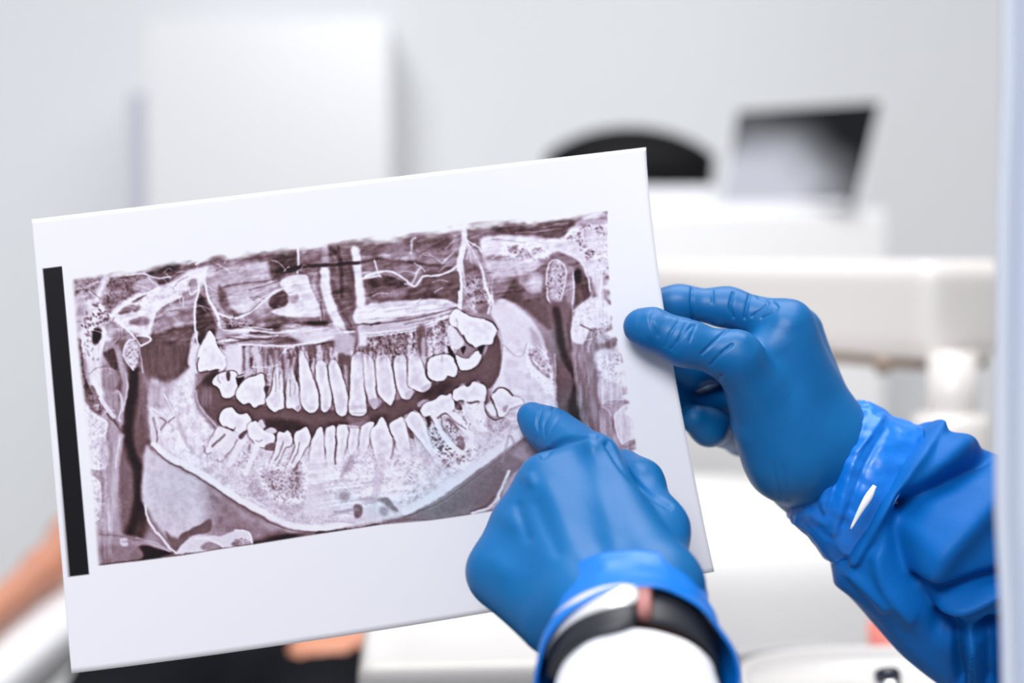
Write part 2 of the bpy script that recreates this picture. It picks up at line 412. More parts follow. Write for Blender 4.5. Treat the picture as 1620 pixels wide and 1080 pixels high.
# ramus and jaw body, left
P([(240,602),(252,606),(270,608),(296,585),(304,576),(309,600),(306,622),(316,655),(345,690),(345,730),(320,752),(296,742),(262,724),(243,706),(237,680),(235,640)], .85, 1, 5)
P([(236,600),(262,604),(280,600),(262,640),(242,650)], .66, .8, 8)
T([(240,602),(304,576),(306,622),(345,690),(345,730),(300,742),(243,706),(235,640)], N_MED, .10)
T([(250,640),(304,596),(306,622),(345,690),(345,730),(300,735),(263,700)], N_RID, .10)
S([(260,624),(276,656),(290,690),(305,715)], 5, .70, .6, 3)
S([(260,624),(272,648),(278,664)], 2.2, .92, .8)
P([(238,645),(250,650),(266,662),(262,676),(250,692),(243,705),(240,690)], .80, .8, 2)
for q in ([(240,648),(246,672),(254,688)], [(240,646),(256,654),(268,666)], [(246,655),(252,675),(250,690)]): S(q, 1.6, .95, .8)
for q in ([(243,660),(248,690),(246,702)], [(254,660),(262,668),(254,680)], [(266,668),(276,660)]): S(q, 2.2, .5, .8)
# lower left soft tissue
P([(232,705),(246,718),(292,746),(330,768),(400,818),(480,842),(400,860),(350,866),(300,846),(276,850),(254,838),(234,806),(224,790),(226,740)], .78, 1, 5)
P([(330,766),(400,814),(470,842),(540,842),(540,838),(400,862),(366,850),(330,850),(330,810)], .48, .9, 22)
P([(400,862),(440,838),(470,846),(540,836),(540,845)], .36, .8, 5)
T([(232,705),(400,818),(470,842),(350,866),(254,838),(224,790)], N_MED, .05)
P([(316,829),(333,820),(336,832),(328,842),(300,848),(284,853),(290,842)], .40, .95, 2)
E(448,850,26,5,.10,.9,-.12,.7); E(420,858,24,4,.14,.9,-.15,.8)
P([(224,862),(250,868),(276,874),(250,882),(212,889),(206,880)], .10, .95, 3)
S([(208,858),(240,856),(270,872)], 2, .70, .7); S([(215,850),(245,862),(272,874)], 1.4, .75, .7)
S([(229,800),(232,815),(242,836),(256,850),(268,866),(280,875)], 3.2, .86, .95, 1.2)
P([(262,840),(272,850),(285,852),(298,846),(292,866),(280,872),(270,862)], .42, .9, 2.5)
P([(280,874),(294,856),(308,848),(340,847),(352,847),(372,839),(394,843),(399,862),(372,866),(345,868),(300,874)], .84, 1, 1.6)
P([(318,864),(330,857),(345,862),(352,868),(325,870)], .55, .9, 2); P([(366,858),(378,852),(394,854),(396,862),(370,864)], .48, .9, 2)
CELLS([(370,852),(395,850),(396,862),(372,863)], 12, 1, 2, .25, 3)
S([(310,852),(332,852),(348,862),(352,866)], 1.5, .95, .8)
S([(372,838),(394,842),(399,860)], 2, .97, .8)
# left spine
for q in ([(132,640),(150,655),(168,668),(166,686),(150,692),(136,700)], [(140,702),(160,690),(167,690),(168,734),(158,742),(140,736)], [(138,756),(148,754),(160,770),(158,815),(148,822),(142,800)]):
    P(q, .80, .9, 2.5); sl, m, d = pmask(q, 1.5); V[sl] += (.95-V[sl])*np.exp(-(d/1.5)**2)*.6
    T(q, N_RID, .12, 3)
S([(139,732),(150,740),(160,742),(168,734)], 2.6, .93, .9)
S([(160,745),(164,790),(158,815)], 6, .55, .6, 3)
S([(190,690),(186,715),(182,740),(180,780),(176,830),(174,890)], 9, .72, .85, 5)
S([(190,692),(185,720),(183,740)], 1.6, .86, .7)
S([(171,790),(172,840),(173,860),(179,888)], 3, .86, .8, 2)
S([(165,700),(170,760),(166,830)], 12, .66, .6, 6)
P([(148,838),(226,852),(228,862),(172,866),(150,862)], .58, .8, 4); P([(152,866),(215,864),(222,885),(156,893)], .50, .9, 4)
S([(156,845),(190,848),(226,856)], 1.5, .45, .7)
P([(190,852),(200,851),(202,862),(192,862)], .82, .8, 1.5); S([(193,856),(212,856)], 1, .5, .6)
# top left skull base
P([(112,440),(160,438),(205,440),(190,452),(150,455),(118,470)], .34, .8, 5)
P([(190,440),(215,438),(215,470),(190,492),(168,495),(160,480)], .36, .85, 5)
T([(112,440),(215,436),(230,450),(190,492),(150,485),(115,480)], N_RID, .20)
P([(232,432),(262,418),(282,414),(284,428),(262,432),(245,436)], .18, .95, 4)
P([(244,440),(262,436),(282,430),(268,445),(252,450)], .26, .9, 3)
P([(296,408),(330,398),(335,404),(302,418)], .32, .8, 3)
P([(135,478),(152,475),(166,490),(160,510),(176,535),(163,545),(160,600),(164,625),(158,632),(146,612),(138,575),(128,545),(122,505)], .89, 1, 4)
P([(112,480),(130,468),(140,490),(130,520),(116,520)], .68, .8, 5)
S([(150,478),(160,455),(168,440)], 10, .80, .9, 3); S([(150,478),(158,462),(165,447)], 4, .93, .8, 2)
S([(120,475),(135,455),(155,445)], 3, .75, .7, 2); S([(118,458),(140,452),(165,442)], 2, .7, .6)
P([(174,498),(190,480),(215,466),(232,452),(262,452),(300,428),(335,422),(330,445),(292,462),(262,482),(244,498),(240,526),(230,534),(206,524),(182,508)], .86, 1, 4)
P([(208,450),(230,440),(248,446),(246,458),(222,462)], .68, .9, 3)
T([(174,498),(215,466),(262,452),(335,422),(330,445),(262,482),(240,526),(206,524)], N_RID, .10)
P([(188,494),(196,486),(208,482),(214,484),(205,494),(192,497)], .50, .9, 2.5)
P([(208,476),(222,468),(232,465),(228,470),(212,479)], .38, .9, 2)
P([(210,488),(220,481),(222,490),(213,494)], .55, .8, 2); P([(208,502),(232,500),(236,514),(218,516),(205,510)], .60, .9, 3)
S([(176,500),(195,484),(222,468),(250,456)], 3, .96, .8); S([(178,499),(200,504),(228,497)], 4, .94, .9)
S([(172,497),(190,512),(208,528),(218,541),(224,546),(238,538),(230,531),(216,532)], 2.2, .96, .95)
P([(216,533),(229,534),(236,538),(225,543)], .48, .9, 1.2)
S([(236,524),(242,505),(246,492),(262,480),(285,468)], 3.5, .94, .9)
S([(200,435),(225,432),(245,440),(270,438)], 1.8, .86, .8); S([(228,430),(240,445),(250,452)], 2, .8, .7)
S([(182,440),(220,446),(262,440)], 1.4, .7, .6)
S([(310,418),(335,402)], 2.4, .9, .9); S([(298,418),(322,404),(332,396)], 1.6, .85, .8)
P([(296,448),(304,440),(314,442),(312,458),(302,466)], .62, .9, 2); S([(296,450),(303,440),(313,441)], 1.4, .9, .7); S([(298,452),(302,466),(312,458)], 1.4, .92, .8)
CELLS([(140,485),(158,478),(172,492),(186,510),(180,518),(168,505),(160,510),(164,522),(138,540),(124,525),(130,505)], 46, 1.4, 3.4, .08, 1)
CELLS([(126,545),(140,530),(150,560),(158,568),(138,575)], 12, 1.5, 3, .3, 2)
E(153,531,7.5,13,.04,1,.25,.35)
S([(163,520),(164,540),(158,560)], 3, .95, .9)
S([(121,538),(126,560),(128,585),(136,612)], 8, .16, .85, 2.5)
CELLS([(120,530),(130,530),(134,610),(126,610)], 14, 2, 3, .12, 4, .8)
P([(135,610),(146,618),(162,640),(158,655),(142,645),(134,628)], .30, .85, 4); CELLS([(134,612),(150,625),(160,645),(146,650),(136,632)], 10, 1.6, 3, .2, 5, .85)
S([(146,612),(158,632),(170,650),(186,672)], 4, .42, .8, 2); S([(160,630),(172,650),(180,658)], 6, .86, .9, 2)
S([(178,622),(188,620),(194,640),(188,660),(190,665)], 3, .82, .85, 1.5); P([(174,622),(188,618),(186,650),(178,640)], .6, .8, 3)
S([(170,655),(190,680)], 2, .35, .7)
E(178,525,10,9,.62,.7,0,.5); S([(172,520),(186,520),(188,532),(178,545)], 1.6, .72, .7)
# left condyle
P([(195,552),(202,540),(212,535),(220,545),(220,560),(216,575),(212,586),(203,575),(196,566)], .58, 1, 2); T([(195,552),(212,535),(220,560),(212,586)], N_RID, .35, 3)
S([(195,562),(197,548),(206,538),(213,537)], 2.4, .9, .9); S([(195,562),(202,574),(211,585)], 2.4, .86, .8); S([(220,545),(222,562),(226,588)], 2.4, .68, .8)
S([(184,548),(190,570),(198,600)], 7, .62, .8, 3)
# left maxilla verticals
P([(313,470),(322,472),(334,492),(344,520),(340,530),(328,524),(316,545),(308,535)], .27, 1, 3); P([(312,472),(322,470),(330,488),(318,500)], .12, .7, 5)
S([(313,440),(314,460),(309,480),(308,510),(311,535),(314,548)], 2.6, .93, .95); S([(310,525),(304,545),(300,575)], 5, .86, .8, 3)
P([(300,562),(308,542),(322,548),(345,550),(360,556),(380,548),(384,590),(360,600),(345,588),(308,590),(303,600)], .87, 1, 3)
S([(323,430),(325,450),(330,472),(340,490),(346,505),(352,530),(355,545)], 3.4, .95, .95)
P([(326,430),(345,425),(348,470),(340,482),(330,465)], .66, .8, 3)
# left orbit
P([(346,452),(352,455),(360,470),(370,490),(384,497),(372,502),(356,494),(347,478)], .40, .9, 4)
S([(346,496),(366,503),(384,500),(402,489),(420,474),(434,462),(447,455)], 2.6, .92, .9); S([(372,497),(392,494),(412,478)], 1.6, .35, .7)
P([(372,462),(400,452),(428,454),(402,486),(380,494),(364,480)], .78, .9, 6)
for q, v in (([(350,455),(385,448),(420,445),(450,436)], .42), ([(395,458),(420,452),(445,442)], .45), ([(400,475),(425,462),(450,445)], .45), ([(405,470),(430,456)], .55)): S(q, 2, v, .7, 1.5)
P([(424,478),(434,466),(446,460),(454,464),(456,478),(444,488),(430,487)], .33, 1, 2.5)
P([(442,448),(452,440),(470,434),(486,436),(492,455),(500,470),(506,486),(506,500),(480,502),(440,498),(430,492),(452,484),(458,470),(450,458)], .90, 1, 2.5)
P([(455,470),(470,465),(472,474),(462,480)], .66, .9, 3)
P([(352,504),(390,506),(402,512),(440,504),(480,506),(515,502),(514,516),(460,522),(420,520),(385,516),(350,520)], .40, .9, 4); P([(420,506),(452,502),(450,520),(424,518)], .32, .8, 4)
T([(345,500),(395,505),(395,540),(350,545)], N_RID, .3)
P([(425,412),(440,398),(470,395),(472,420),(440,440),(430,440)], .28, .95, 5); P([(440,408),(468,402),(470,424),(445,430)], .22, .7, 4)
P([(390,408),(410,402),(432,404),(420,412)], .34, .85, 4); P([(345,418),(366,410),(362,422),(342,428)], .42, .8, 4)
P([(472,395),(510,392),(520,420),(475,424)], .44, .8, 4)
# nasal cavity
P([(520,395),(560,385),(562,480),(552,505),(536,500),(524,470)], .40, .9, 6)
P([(545,440),(560,436),(562,476),(548,478)], .32, .8, 5); P([(566,440),(600,438),(640,450),(600,460),(570,455)], .36, .8, 5)
S([(471,388),(472,410),(471,432)], 3, .88, .85); S([(515,372),(514,400),(515,435)], 9, .66, .7, 4)
S([(514,430),(516,462),(528,495),(542,525),(546,545)], 13, .92, .95, 4); S([(500,435),(496,455),(508,480),(510,505)], 6, .70, .7, 3)
S([(508,478),(510,500),(512,515)], 3, .40, .7); S([(532,462),(540,490),(550,505),(556,515)], 3, .35, .8, 2)
S([(520,390),(533,402),(540,430),(541,470)], 5, .24, .85, 3); S([(535,388),(540,415)], 4, .2, .6, 2)
S([(562,395),(566,430),(570,465),(573,500),(574,545)], 11, .93, .95, 4)
S([(438,430),(470,423),(505,420),(545,417),(566,415)], 4.5, .14, .9, 2); S([(566,415),(600,410),(630,412),(670,418),(705,421)], 3.5, .30, .85, 2.5)
S([(436,436),(452,430),(470,426)], 3, .2, .8, 2)
S([(386,410),(430,400),(460,392)], 3, .45, .5, 3)
P([(572,385),(605,378),(606,400),(580,402)], .38, .9, 5); P([(618,380),(640,382),(640,396),(620,396)], .52, .8, 4); P([(655,375),(712,368),(715,392),(660,396),(652,390)], .38, .95, 5)
P([(650,398),(705,395),(712,410),(665,412)], .50, .8, 4); P([(610,400),(650,398),(655,412),(612,410)], .62, .8, 4)
P([(668,425),(710,418),(716,425),(700,436),(672,436)], .40, .9, 4)
P([(585,444),(605,436),(625,440),(645,452),(630,458),(600,457),(582,450)], .27, .95, 3); P([(598,440),(628,442),(630,454),(602,454)], .36, .7, 3)
P([(590,455),(660,456),(670,440),(715,430),(728,440),(726,478),(690,474),(640,476),(590,474)], .35, .95, 4)
P([(598,455),(640,458),(640,470),(600,472)], .5, .7, 5)
S([(578,437),(600,430),(622,431),(640,442),(652,451),(658,451),(670,437),(690,436),(708,431),(724,421)], 2.6, .92, .95); S([(640,449),(652,447),(660,430),(665,424)], 1.8, .85, .8)
S([(593,412),(597,430),(602,438)], 2, .86, .8); S([(575,440),(600,436)], 3, .85, .8); S([(575,432),(596,430)], 4, .8, .7)
S([(625,435),(640,428),(660,432)], 2, .72, .7); S([(700,416),(716,400),(728,390)], 2, .82, .8); S([(650,400),(652,380),(657,376)], 3, .78, .7, 2)
P([(716,362),(728,358),(732,390),(716,400)], .62, .8, 5)
# pterygoid fan
S([(735,366),(734,385),(728,412),(728,425)], 8, .92, .95, 2.5); S([(734,362),(736,345)], 4, .9, .8); S([(728,420),(730,450),(728,490)], 4, .94, .95); S([(728,462),(727,486)], 6, .96, .9)
S([(731,415),(735,440),(735,455)], 2.4, .9, .85); S([(738,382),(750,402),(762,425),(768,450),(775,470),(772,480)], 3, .95, .95); S([(739,385),(745,410),(748,430)], 2, .85, .8)
S([(738,380),(756,390),(764,400),(764,380)], 2, .9, .8); S([(798,408),(790,425),(780,442),(778,470),(782,488)], 2.6, .9, .9); S([(764,440),(768,470),(780,485)], 2, .9, .85)
P([(738,390),(752,395),(762,420),(745,418)], .72, .8, 4); P([(738,420),(758,422),(766,455),(770,478),(745,480),(736,455)], .42, .85, 4); T([(738,440),(770,450),(775,490),(742,485)], N_RID, .30)
P([(752,480),(772,478),(776,492),(758,495)], .42, .8, 3); S([(772,495),(775,482)], 3, .92, .8)
for q in ([(745,362),(768,368)], [(748,370),(765,378)], [(750,358),(770,364)]): S(q, 2.5, .45, .7, 1.5)
# right skull base
P([(776,358),(800,352),(850,346),(905,350),(912,362),(890,370),(870,376),(830,370),(800,370),(782,365)], .34, .95, 4)
P([(845,350),(880,346),(885,354),(855,358)], .30, .8, 3); S([(815,368),(850,366),(890,360)], 1.6, .6, .6); S([(860,360),(885,354),(900,352)], 1.6, .55, .7); S([(790,358),(825,356),(850,352)], 2, .5, .6)
P([(765,375),(830,374),(880,378),(905,372),(940,410),(938,440),(925,425),(905,410),(880,398),(860,408),(835,412),(800,415),(766,405)], .87, 1, 4)
P([(765,400),(800,412),(850,412),(862,420),(838,430),(800,440),(780,442)], .80, .9, 4)
S([(780,378),(830,384)], 2, .6, .6); P([(802,390),(818,388),(820,398),(808,402)], .58, .9, 2.5); P([(822,396),(832,394),(838,402),(824,406)], .52, .85, 2.5); P([(840,396),(855,392),(862,400),(846,404)], .60, .9, 2.5)
P([(770,403),(800,404),(842,402),(840,410),(800,412),(770,412)], .60, .8, 3); T([(800,385),(862,390),(862,410),(800,410)], N_RID, .25)
P([(905,358),(960,340),(962,480),(945,470),(936,440),(918,412),(900,385)], .84, 1, 4); P([(915,350),(958,338),(960,352),(925,358)], .60, .8, 4)
CELLS([(898,375),(912,366),(922,372),(924,380),(910,384)], 22, 1.5, 3, .2, 6); CELLS([(918,382),(928,388),(940,400),(938,412),(928,410),(918,395)], 26, 1.6, 3, .16, 7)
CELLS([(943,358),(955,355),(956,372),(948,374)], 12, 1.6, 3, .25, 8); CELLS([(930,355),(938,358),(936,366)], 4, 1.2, 2.4, .4, 9)
CELLS([(940,385),(958,380),(962,430),(945,425)], 20, 1, 2.2, .45, 10); CELLS([(954,380),(962,380),(964,440),(955,440)], 10, 1.4, 2.6, .3, 14)
S([(893,373),(905,365),(912,363)], 2, .95, .8)
P([(866,410),(880,398),(895,402),(912,412),(922,425),(930,445),(934,465),(915,478),(905,488),(898,470),(905,430),(890,412)], .48, 1, 3)
P([(906,430),(920,430),(930,446),(932,466),(915,480),(906,486),(908,455)], .34, .95, 3); E(913,438,6,12,.10,.9,.1,.5); S([(925,425),(932,445),(934,460)], 2, .9, .8)
P([(786,450),(815,440),(822,448),(838,462),(870,470),(872,520),(850,505),(830,488),(800,476),(784,470)], .37, 1, 4); P([(775,445),(810,440),(800,462),(785,472)], .56, .8, 4)
E(846,447,16,15,.72,.9,0,.5); E(846,450,8,8,.84,.7,0,.6)
P([(850,424),(868,418),(866,470),(854,480),(858,440)], .45, .8, 4)
P([(866,450),(866,425),(872,414),(880,410),(890,416),(895,430),(893,450),(888,470),(884,484),(870,474),(867,465)], .55, 1, 2.5); T([(866,450),(880,410),(895,430),(884,484)], N_RID, .35, 3)
P([(874,430),(880,426),(882,465),(874,472)], .76, .7, 3)
S([(864,450),(866,425),(872,414),(880,411),(890,416),(896,430),(892,455),(884,482)], 2.2, .86, .85); S([(865,455),(867,470),(872,480)], 2.4, .9, .85)
S([(903,425),(905,460),(902,490),(899,520)], 8, .62, .9, 3); S([(907,430),(908,460),(905,480)], 1.8, .84, .8); S([(893,470),(890,500),(892,530)], 5, .42, .8, 3)
S([(952,440),(950,465),(954,480),(966,492)], 2.4, .93, .9); P([(955,440),(966,440),(968,490),(958,478)], .5, .8, 3); S([(908,492),(922,480),(935,470)], 2, .9, .7)
# right throat
P([(866,480),(900,480),(905,520),(905,600),(912,640),(940,700),(900,690),(880,640),(880,560),(872,520)], .42, 1, 5)
S([(880,490),(886,530),(893,560),(903,590),(909,618),(905,640),(912,665),(930,700)], 9, .17, .9, 6)
P([(879,572),(890,575),(906,596),(908,608),(896,628),(882,636),(878,610)], .38, .95, 3); E(908,650,12,18,.20,.7,-.4,.7)
P([(905,540),(925,545),(942,575),(945,620),(955,680),(968,705),(935,700),(918,650),(912,600)], .54, 1, 6)
P([(905,520),(912,515),(920,530),(926,545),(940,555),(946,570),(945,590),(935,580),(910,560)], .56, .9, 4)
S([(914,585),(925,620),(930,660),(945,700)], 8, .45, .7, 5)
P([(903,530),(905,510),(912,490),(925,478),(945,470),(962,480),(966,510),(948,518),(935,520),(925,540),(915,544),(906,538)], .87, 1, 2.2)
T([(903,530),(925,478),(962,480),(948,518)], N_RID, .12); S([(918,514),(935,522),(945,528)], 1.6, .35, .8); S([(933,525),(931,555)], 3, .72, .7); S([(937,525),(934,545)], 1.4, .86, .7)
CELLS([(945,515),(962,508),(966,535),(955,545),(942,535)], 22, 1.5, 3, .45, 11)
P([(942,560),(955,552),(972,556),(985,580),(990,615),(970,630),(955,620),(948,590)], .83, .95, 4); CELLS([(955,570),(980,560),(985,612),(962,610)], 46, 1.3, 2.8, .55, 12); T([(942,560),(985,580),(990,615),(955,620)], N_RID, .2)
CELLS([(966,560),(978,560),(978,578),(970,576)], 6, 1.6, 2.8, .3, 13)
P([(950,600),(990,612),(992,625),(975,640),(955,645),(948,625)], .78, .8, 4); S([(952,600),(954,630),(956,645)], 2, .9, .8); S([(955,636),(975,628),(990,625)], 1.8, .9, .7)
P([(955,640),(990,624),(992,640),(975,655),(970,680),(985,705),(960,702),(948,670)], .64, .9, 4); P([(972,655),(995,640),(1004,690),(985,704),(976,680)], .84, .95, 2)
S([(973,660),(975,680),(983,700)], 1.6, .95, .85); S([(972,658),(985,645),(996,640)], 1.6, .92, .8); S([(984,705),(1003,695)], 1.6, .5, .7)
# right ramus
P([(776,492),(790,474),(806,478),(828,492),(848,515),(862,548),(872,590),(879,620),(880,655),(862,662),(826,648),(792,640),(778,622),(786,596),(794,560),(792,530),(784,510)], .88, 1, 4)
P([(838,520),(852,530),(862,560),(870,595),(858,580),(846,560)], .66, .8, 5); P([(836,552),(845,570),(862,590),(878,615),(872,600),(866,570),(850,555)], .62, .9, 3)
T([(800,540),(835,550),(870,595),(878,650),(800,640)], N_MED, .09); T([(835,550),(870,560),(878,625),(840,590)], N_RID, .25)
S([(797,545),(812,560),(826,562),(833,545)], 2, .68, .6); S([(836,545),(834,565),(840,578),(856,592),(874,604)], 3, .93, .7, 2); S([(838,560),(846,578),(868,596)], 3.5, .52, .7, 2)
S([(878,560),(879,600),(879,650)], 2, .72, .7)
P([(785,520),(793,540),(794,560),(788,575),(782,560)], .62, .7, 3); S([(788,524),(794,546),(792,568),(784,600),(775,616)], 2, .80, .7, 1.5); S([(795,545),(793,575),(784,605)], 1.4, .5, .6)
# palate
P([(572,484),(620,477),(690,473),(716,478),(724,486),(700,494),(650,500),(600,510),(565,512),(560,495)], .88, 1, 2.5)
P([(672,476),(700,475),(720,484),(700,486)], .72, .6, 3)
T([(572,484),(716,478),(724,490),(600,510)], N_HOR, .18, 3)
P([(575,512),(650,502),(722,488),(726,496),(690,506),(640,520),(575,530)], .78, .9, 3)
for q, v, w in (([(560,514),(600,511),(640,506),(680,498),(722,486)], .45, 2), ([(586,513),(600,511)], .25, 2), ([(570,527),(640,521),(690,508),(728,492)], .93, 2.4), ([(575,532),(645,524),(690,513)], .9, 1.6), ([(640,512),(690,502),(722,492)], .5, 1.6)): S(q, w, v, .85)
P([(345,520),(400,522),(460,520),(510,516),(540,520),(545,536),(500,543),(440,548),(380,545),(350,548)], .66, .95, 4); T([(340,515),(540,510),(545,540),(440,550),(345,550)], N_HOR, .5, 4)
P([(460,525),(530,518),(540,534),(480,540)], .86, .8, 4)
for q, v, w in (([(352,522),(390,522),(420,524),(440,526),(480,524),(520,518)], .92, 1.8), ([(385,529),(410,532),(440,530)], .92, 1.6), ([(380,545),(420,546),(460,546),(500,541),(528,533)], .96, 2.2), ([(395,526),(425,528)], .33, 2.5), ([(360,535),(400,537),(455,534)], .36, 2.6), ([(380,516),(410,519),(430,521)], .85, 1.5), ([(355,541),(372,543)], .5, 2)): S(q, w, v, .85)
S([(400,580),(425,580),(436,572),(445,560),(455,550),(465,548)], 2, .92, .85); S([(425,582),(440,577)], 1.4, .9, .7); S([(655,540),(690,540),(700,538)], 2, .9, .8)
P([(530,530),(560,532),(558,560),(545,568),(530,560)], .72, .9, 4); P([(528,566),(558,562),(556,578),(548,590),(540,588)], .38, .9, 3); P([(548,580),(556,575),(553,605),(550,612)], .45, .8, 2)
P([(570,548),(592,550),(600,565),(585,560)], .42, .8, 4); P([(596,535),(640,532),(648,560),(620,565),(598,562)], .48, .8, 4); T([(590,530),(650,530),(650,565),(596,565)], N_FINE, .3); S([(612,535),(628,530),(642,538),(645,560)], 2, .5, .6)
P([(660,520),(672,515),(674,555),(662,558)], .38, .85, 4); P([(690,512),(705,510),(712,545),(700,560),(690,550)], .45, .8, 4); T([(685,508),(712,505),(718,560),(680,562)], N_RID, .4)
P([(418,550),(445,555),(440,572),(425,580),(418,570)], .40, .85, 4); P([(448,565),(470,560),(472,580),(455,590),(446,580)], .38, .85, 4); P([(484,548),(500,545),(500,565),(490,565)], .40, .8, 3); P([(512,545),(528,540),(524,565),(512,570)], .40, .8, 4); P([(535,560),(545,560),(542,575)], .36, .8, 3)
P([(382,560),(388,556),(390,590),(382,592)], .45, .8, 3); CELLS([(380,585),(408,582),(408,596),(384,598)], 14, 1.3, 2.6, .3, 20); CELLS([(418,590),(430,588),(428,606),(420,606)], 8, 1.2, 2.2, .35, 21); CELLS([(488,575),(502,580),(503,610),(497,605)], 16, 1, 2, .35, 22)
# mouth gap
P([(309,615),(326,596),(345,585),(352,624),(372,630),(420,642),(470,648),(520,648),(552,652),(590,640),(640,628),(690,602),(724,590),(764,565),(774,540),(786,530),(793,560),(789,592),(775,614),(752,612),(722,622),(690,640),(650,662),(600,684),(570,690),(540,690),(490,694),(436,700),(405,678),(378,665),(352,668),(345,675),(326,656),(312,634)], .37, 1, 2)
E(452,672,34,9,.17,.85,.1,.6); E(692,617,26,8,.20,.8,-.4,.6); E(600,662,14,8,.24,.7,-.3,.6); E(335,600,14,9,.20,.8,-.3,.6); E(536,672,16,6,.24,.7,0,.6)
E(325,628,9,14,.55,.5,0,.6); S([(310,618),(314,640),(330,660),(345,674)], 5, .60, .6, 3); S([(308,618),(318,645),(335,665),(348,680)], 2, .8, .6)
P([(550,655),(580,655),(582,668),(552,668)], .48, .8, 3)
# mandible body
MB = [(345,676),(380,672),(440,700),(500,690),(560,680),(620,672),(680,650),(740,640),(790,640),(840,640),(848,660),(836,684),(792,716),(742,752),(692,788),(642,814),(600,824),(540,834),(500,838),(474,836),(438,824),(398,802),(358,778),(322,752),(318,715)]
P(MB, .80, 1, 3)
P([(395,735),(470,735),(480,790),(470,815),(420,800),(385,770)], .70, .8, 8)
T(MB, N_RID, .06); T(MB, N_FINE, .08); T(MB, N_MED, .08)
P([(420,742),(455,748),(470,730),(478,760),(470,785),(445,780),(428,772)], .48, .85, 6); T([(410,735),(480,725),(485,790),(440,795),(415,770)], N_RID, .26); CELLS([(428,750),(448,750),(470,780),(440,785)], 34, 1.3, 2.8, .3, 30)
CELLS([(390,715),(425,720),(415,755),(370,745)], 46, 1, 2.2, .5, 31); CELLS([(440,720),(470,725),(460,755),(440,755)], 26, 1, 2.2, .42, 32)
P([(490,715),(515,715),(560,735),(600,745),(640,745),(640,790),(600,805),(520,815),(480,805),(490,760)], .88, .75, 8); T([(490,720),(640,745),(640,790),(520,815)], N_HOR, .16); T([(530,720),(660,725),(660,790),(530,800)], N_RID, .12)
for q in ([(330,757),(380,792),(430,816)], [(395,786),(420,802)], [(690,772),(730,744),(765,716)]): S(q, 1.4, .95, .7)
S([(243,703),(264,720),(300,739),(326,754),(360,778),(398,801),(438,822),(472,833),(505,835),(545,829)], 9, .94, .95, 2.5)
S([(240,706),(262,728),(298,746),(322,760),(358,785),(396,808),(436,830),(470,840),(510,841)], 1.5, .38, .75)
S([(642,808),(692,781),(742,745),(792,708),(836,672)], 12, .92, .95, 3); S([(640,818),(694,795),(746,759),(796,721),(840,684)], 1.6, .42, .75)
S([(520,816),(548,812),(565,816)], 2, .72, .6); S([(515,824),(560,826)], 1.6, .65, .6)
P([(600,720),(608,716),(606,760),(596,800),(588,800),(592,750)], .70, .5, 4)
# right lower soft tissue
P([(655,818),(698,796),(748,760),(798,722),(842,686),(880,690),(880,740),(850,790),(800,806),(745,812),(690,822)], .50, 1, 3)
P([(690,812),(740,775),(790,740),(800,760),(760,800)], .44, .7, 8); P([(808,715),(850,690),(868,700),(850,740),(830,730)], .62, .8, 6)
S([(795,730),(806,690),(815,705)], 3, .6, .6, 2); S([(748,811),(775,802),(788,785),(796,765),(805,745)], 3.4, .88, .9); P([(775,804),(792,788),(800,760),(830,745),(820,800)], .70, .8, 4); S([(786,806),(790,785)], 1.6, .95, .8); S([(745,808),(768,800),(782,785)], 2, .35, .7)
# upper teeth
for q in range(46):
    bx = 372+q*7.6+rng.normal()*2; y1 = 622-abs(bx-545)*.02-(max(bx-640, 0))*.32; y0 = y1-42-rng.random()*34
    S([(bx+rng.normal()*2, y0), (bx+rng.normal()*1.5, (y0+y1)/2), (bx+rng.normal()*2, y1)], 1.5+rng.random()*3.5, .86+.1*rng.random(), .25+.4*rng.random(), 2.5)
TOOTH([(312,566),(317,548),(325,533),(332,523),(340,534),(346,552),(356,564),(358,575),(354,585),(345,583),(335,587),(325,585),(316,588),(312,578)], .99, ea=.35)
S([(314,566),(312,578),(316,588),(334,587),(345,584)], 1.6, .25, .75); S([(357,568),(358,578),(352,588)], 1.4, .35, .7)
P([(358,552),(380,550),(380,588),(366,592),(358,584)], .88, .9, 3)
TOOTH([(337,600),(344,592),(358,588),(374,590),(376,612),(371,624),(357,629),(350,622),(346,614),(337,608)], .97, ea=.8); P([(357,590),(363,588),(364,600),(360,602)], .30, .9, 1.2); S([(345,592),(344,600),(348,606)], 1.2, .5, .7)
P([(374,596),(386,592),(384,602),(378,610),(375,606)], .08, .9, 1.5); S([(376,597),(386,594)], 2, .92, .8)
S([(390,552),(391,575),(392,600)], 5, .78, .7, 2); S([(403,552),(410,572),(413,600)], 9, .85, .8, 2.5)
TOOTH([(373,622),(380,608),(392,598),(404,595),(416,592),(419,616),(419,636),(410,640),(402,644),(394,637),(385,639),(376,631)], .99, ea=.8)
S([(417,560),(419,600)], 1.2, .45, .6)
P([(417,612),(426,611),(422,624),(418,620)], .28, .85, 1.5)
TOOTH([(420,632),(426,624),(431,612),(434,585),(439,577),(442,600),(446,580),(448,612),(449,632),(448,645),(440,648),(434,651),(424,643)], .95, fade=(575,615), ea=.6); S([(437,592),(436,618)], 1.5, .55, .7); S([(442,585),(443,615)], 1.2, .6, .6)
TOOTH([(452,634),(453,616),(456,590),(460,577),(464,590),(472,612),(476,630),(476,646),(470,651),(462,645),(454,646)], .92, fade=(575,620), ea=.6); S([(459,600),(459,626)], 1.5, .55, .7); S([(466,606),(466,624)], 1.3, .6, .7); P([(467,645),(474,640),(475,648),(469,650)], .62, .8, 1.2)
TOOTH([(473,556),(482,562),(490,584),(498,606),(504,628),(503,645),(493,653),(482,648),(476,632),(474,600)], .95, fade=(545,585), ea=.6); E(492,646,7,4,.78,.7)
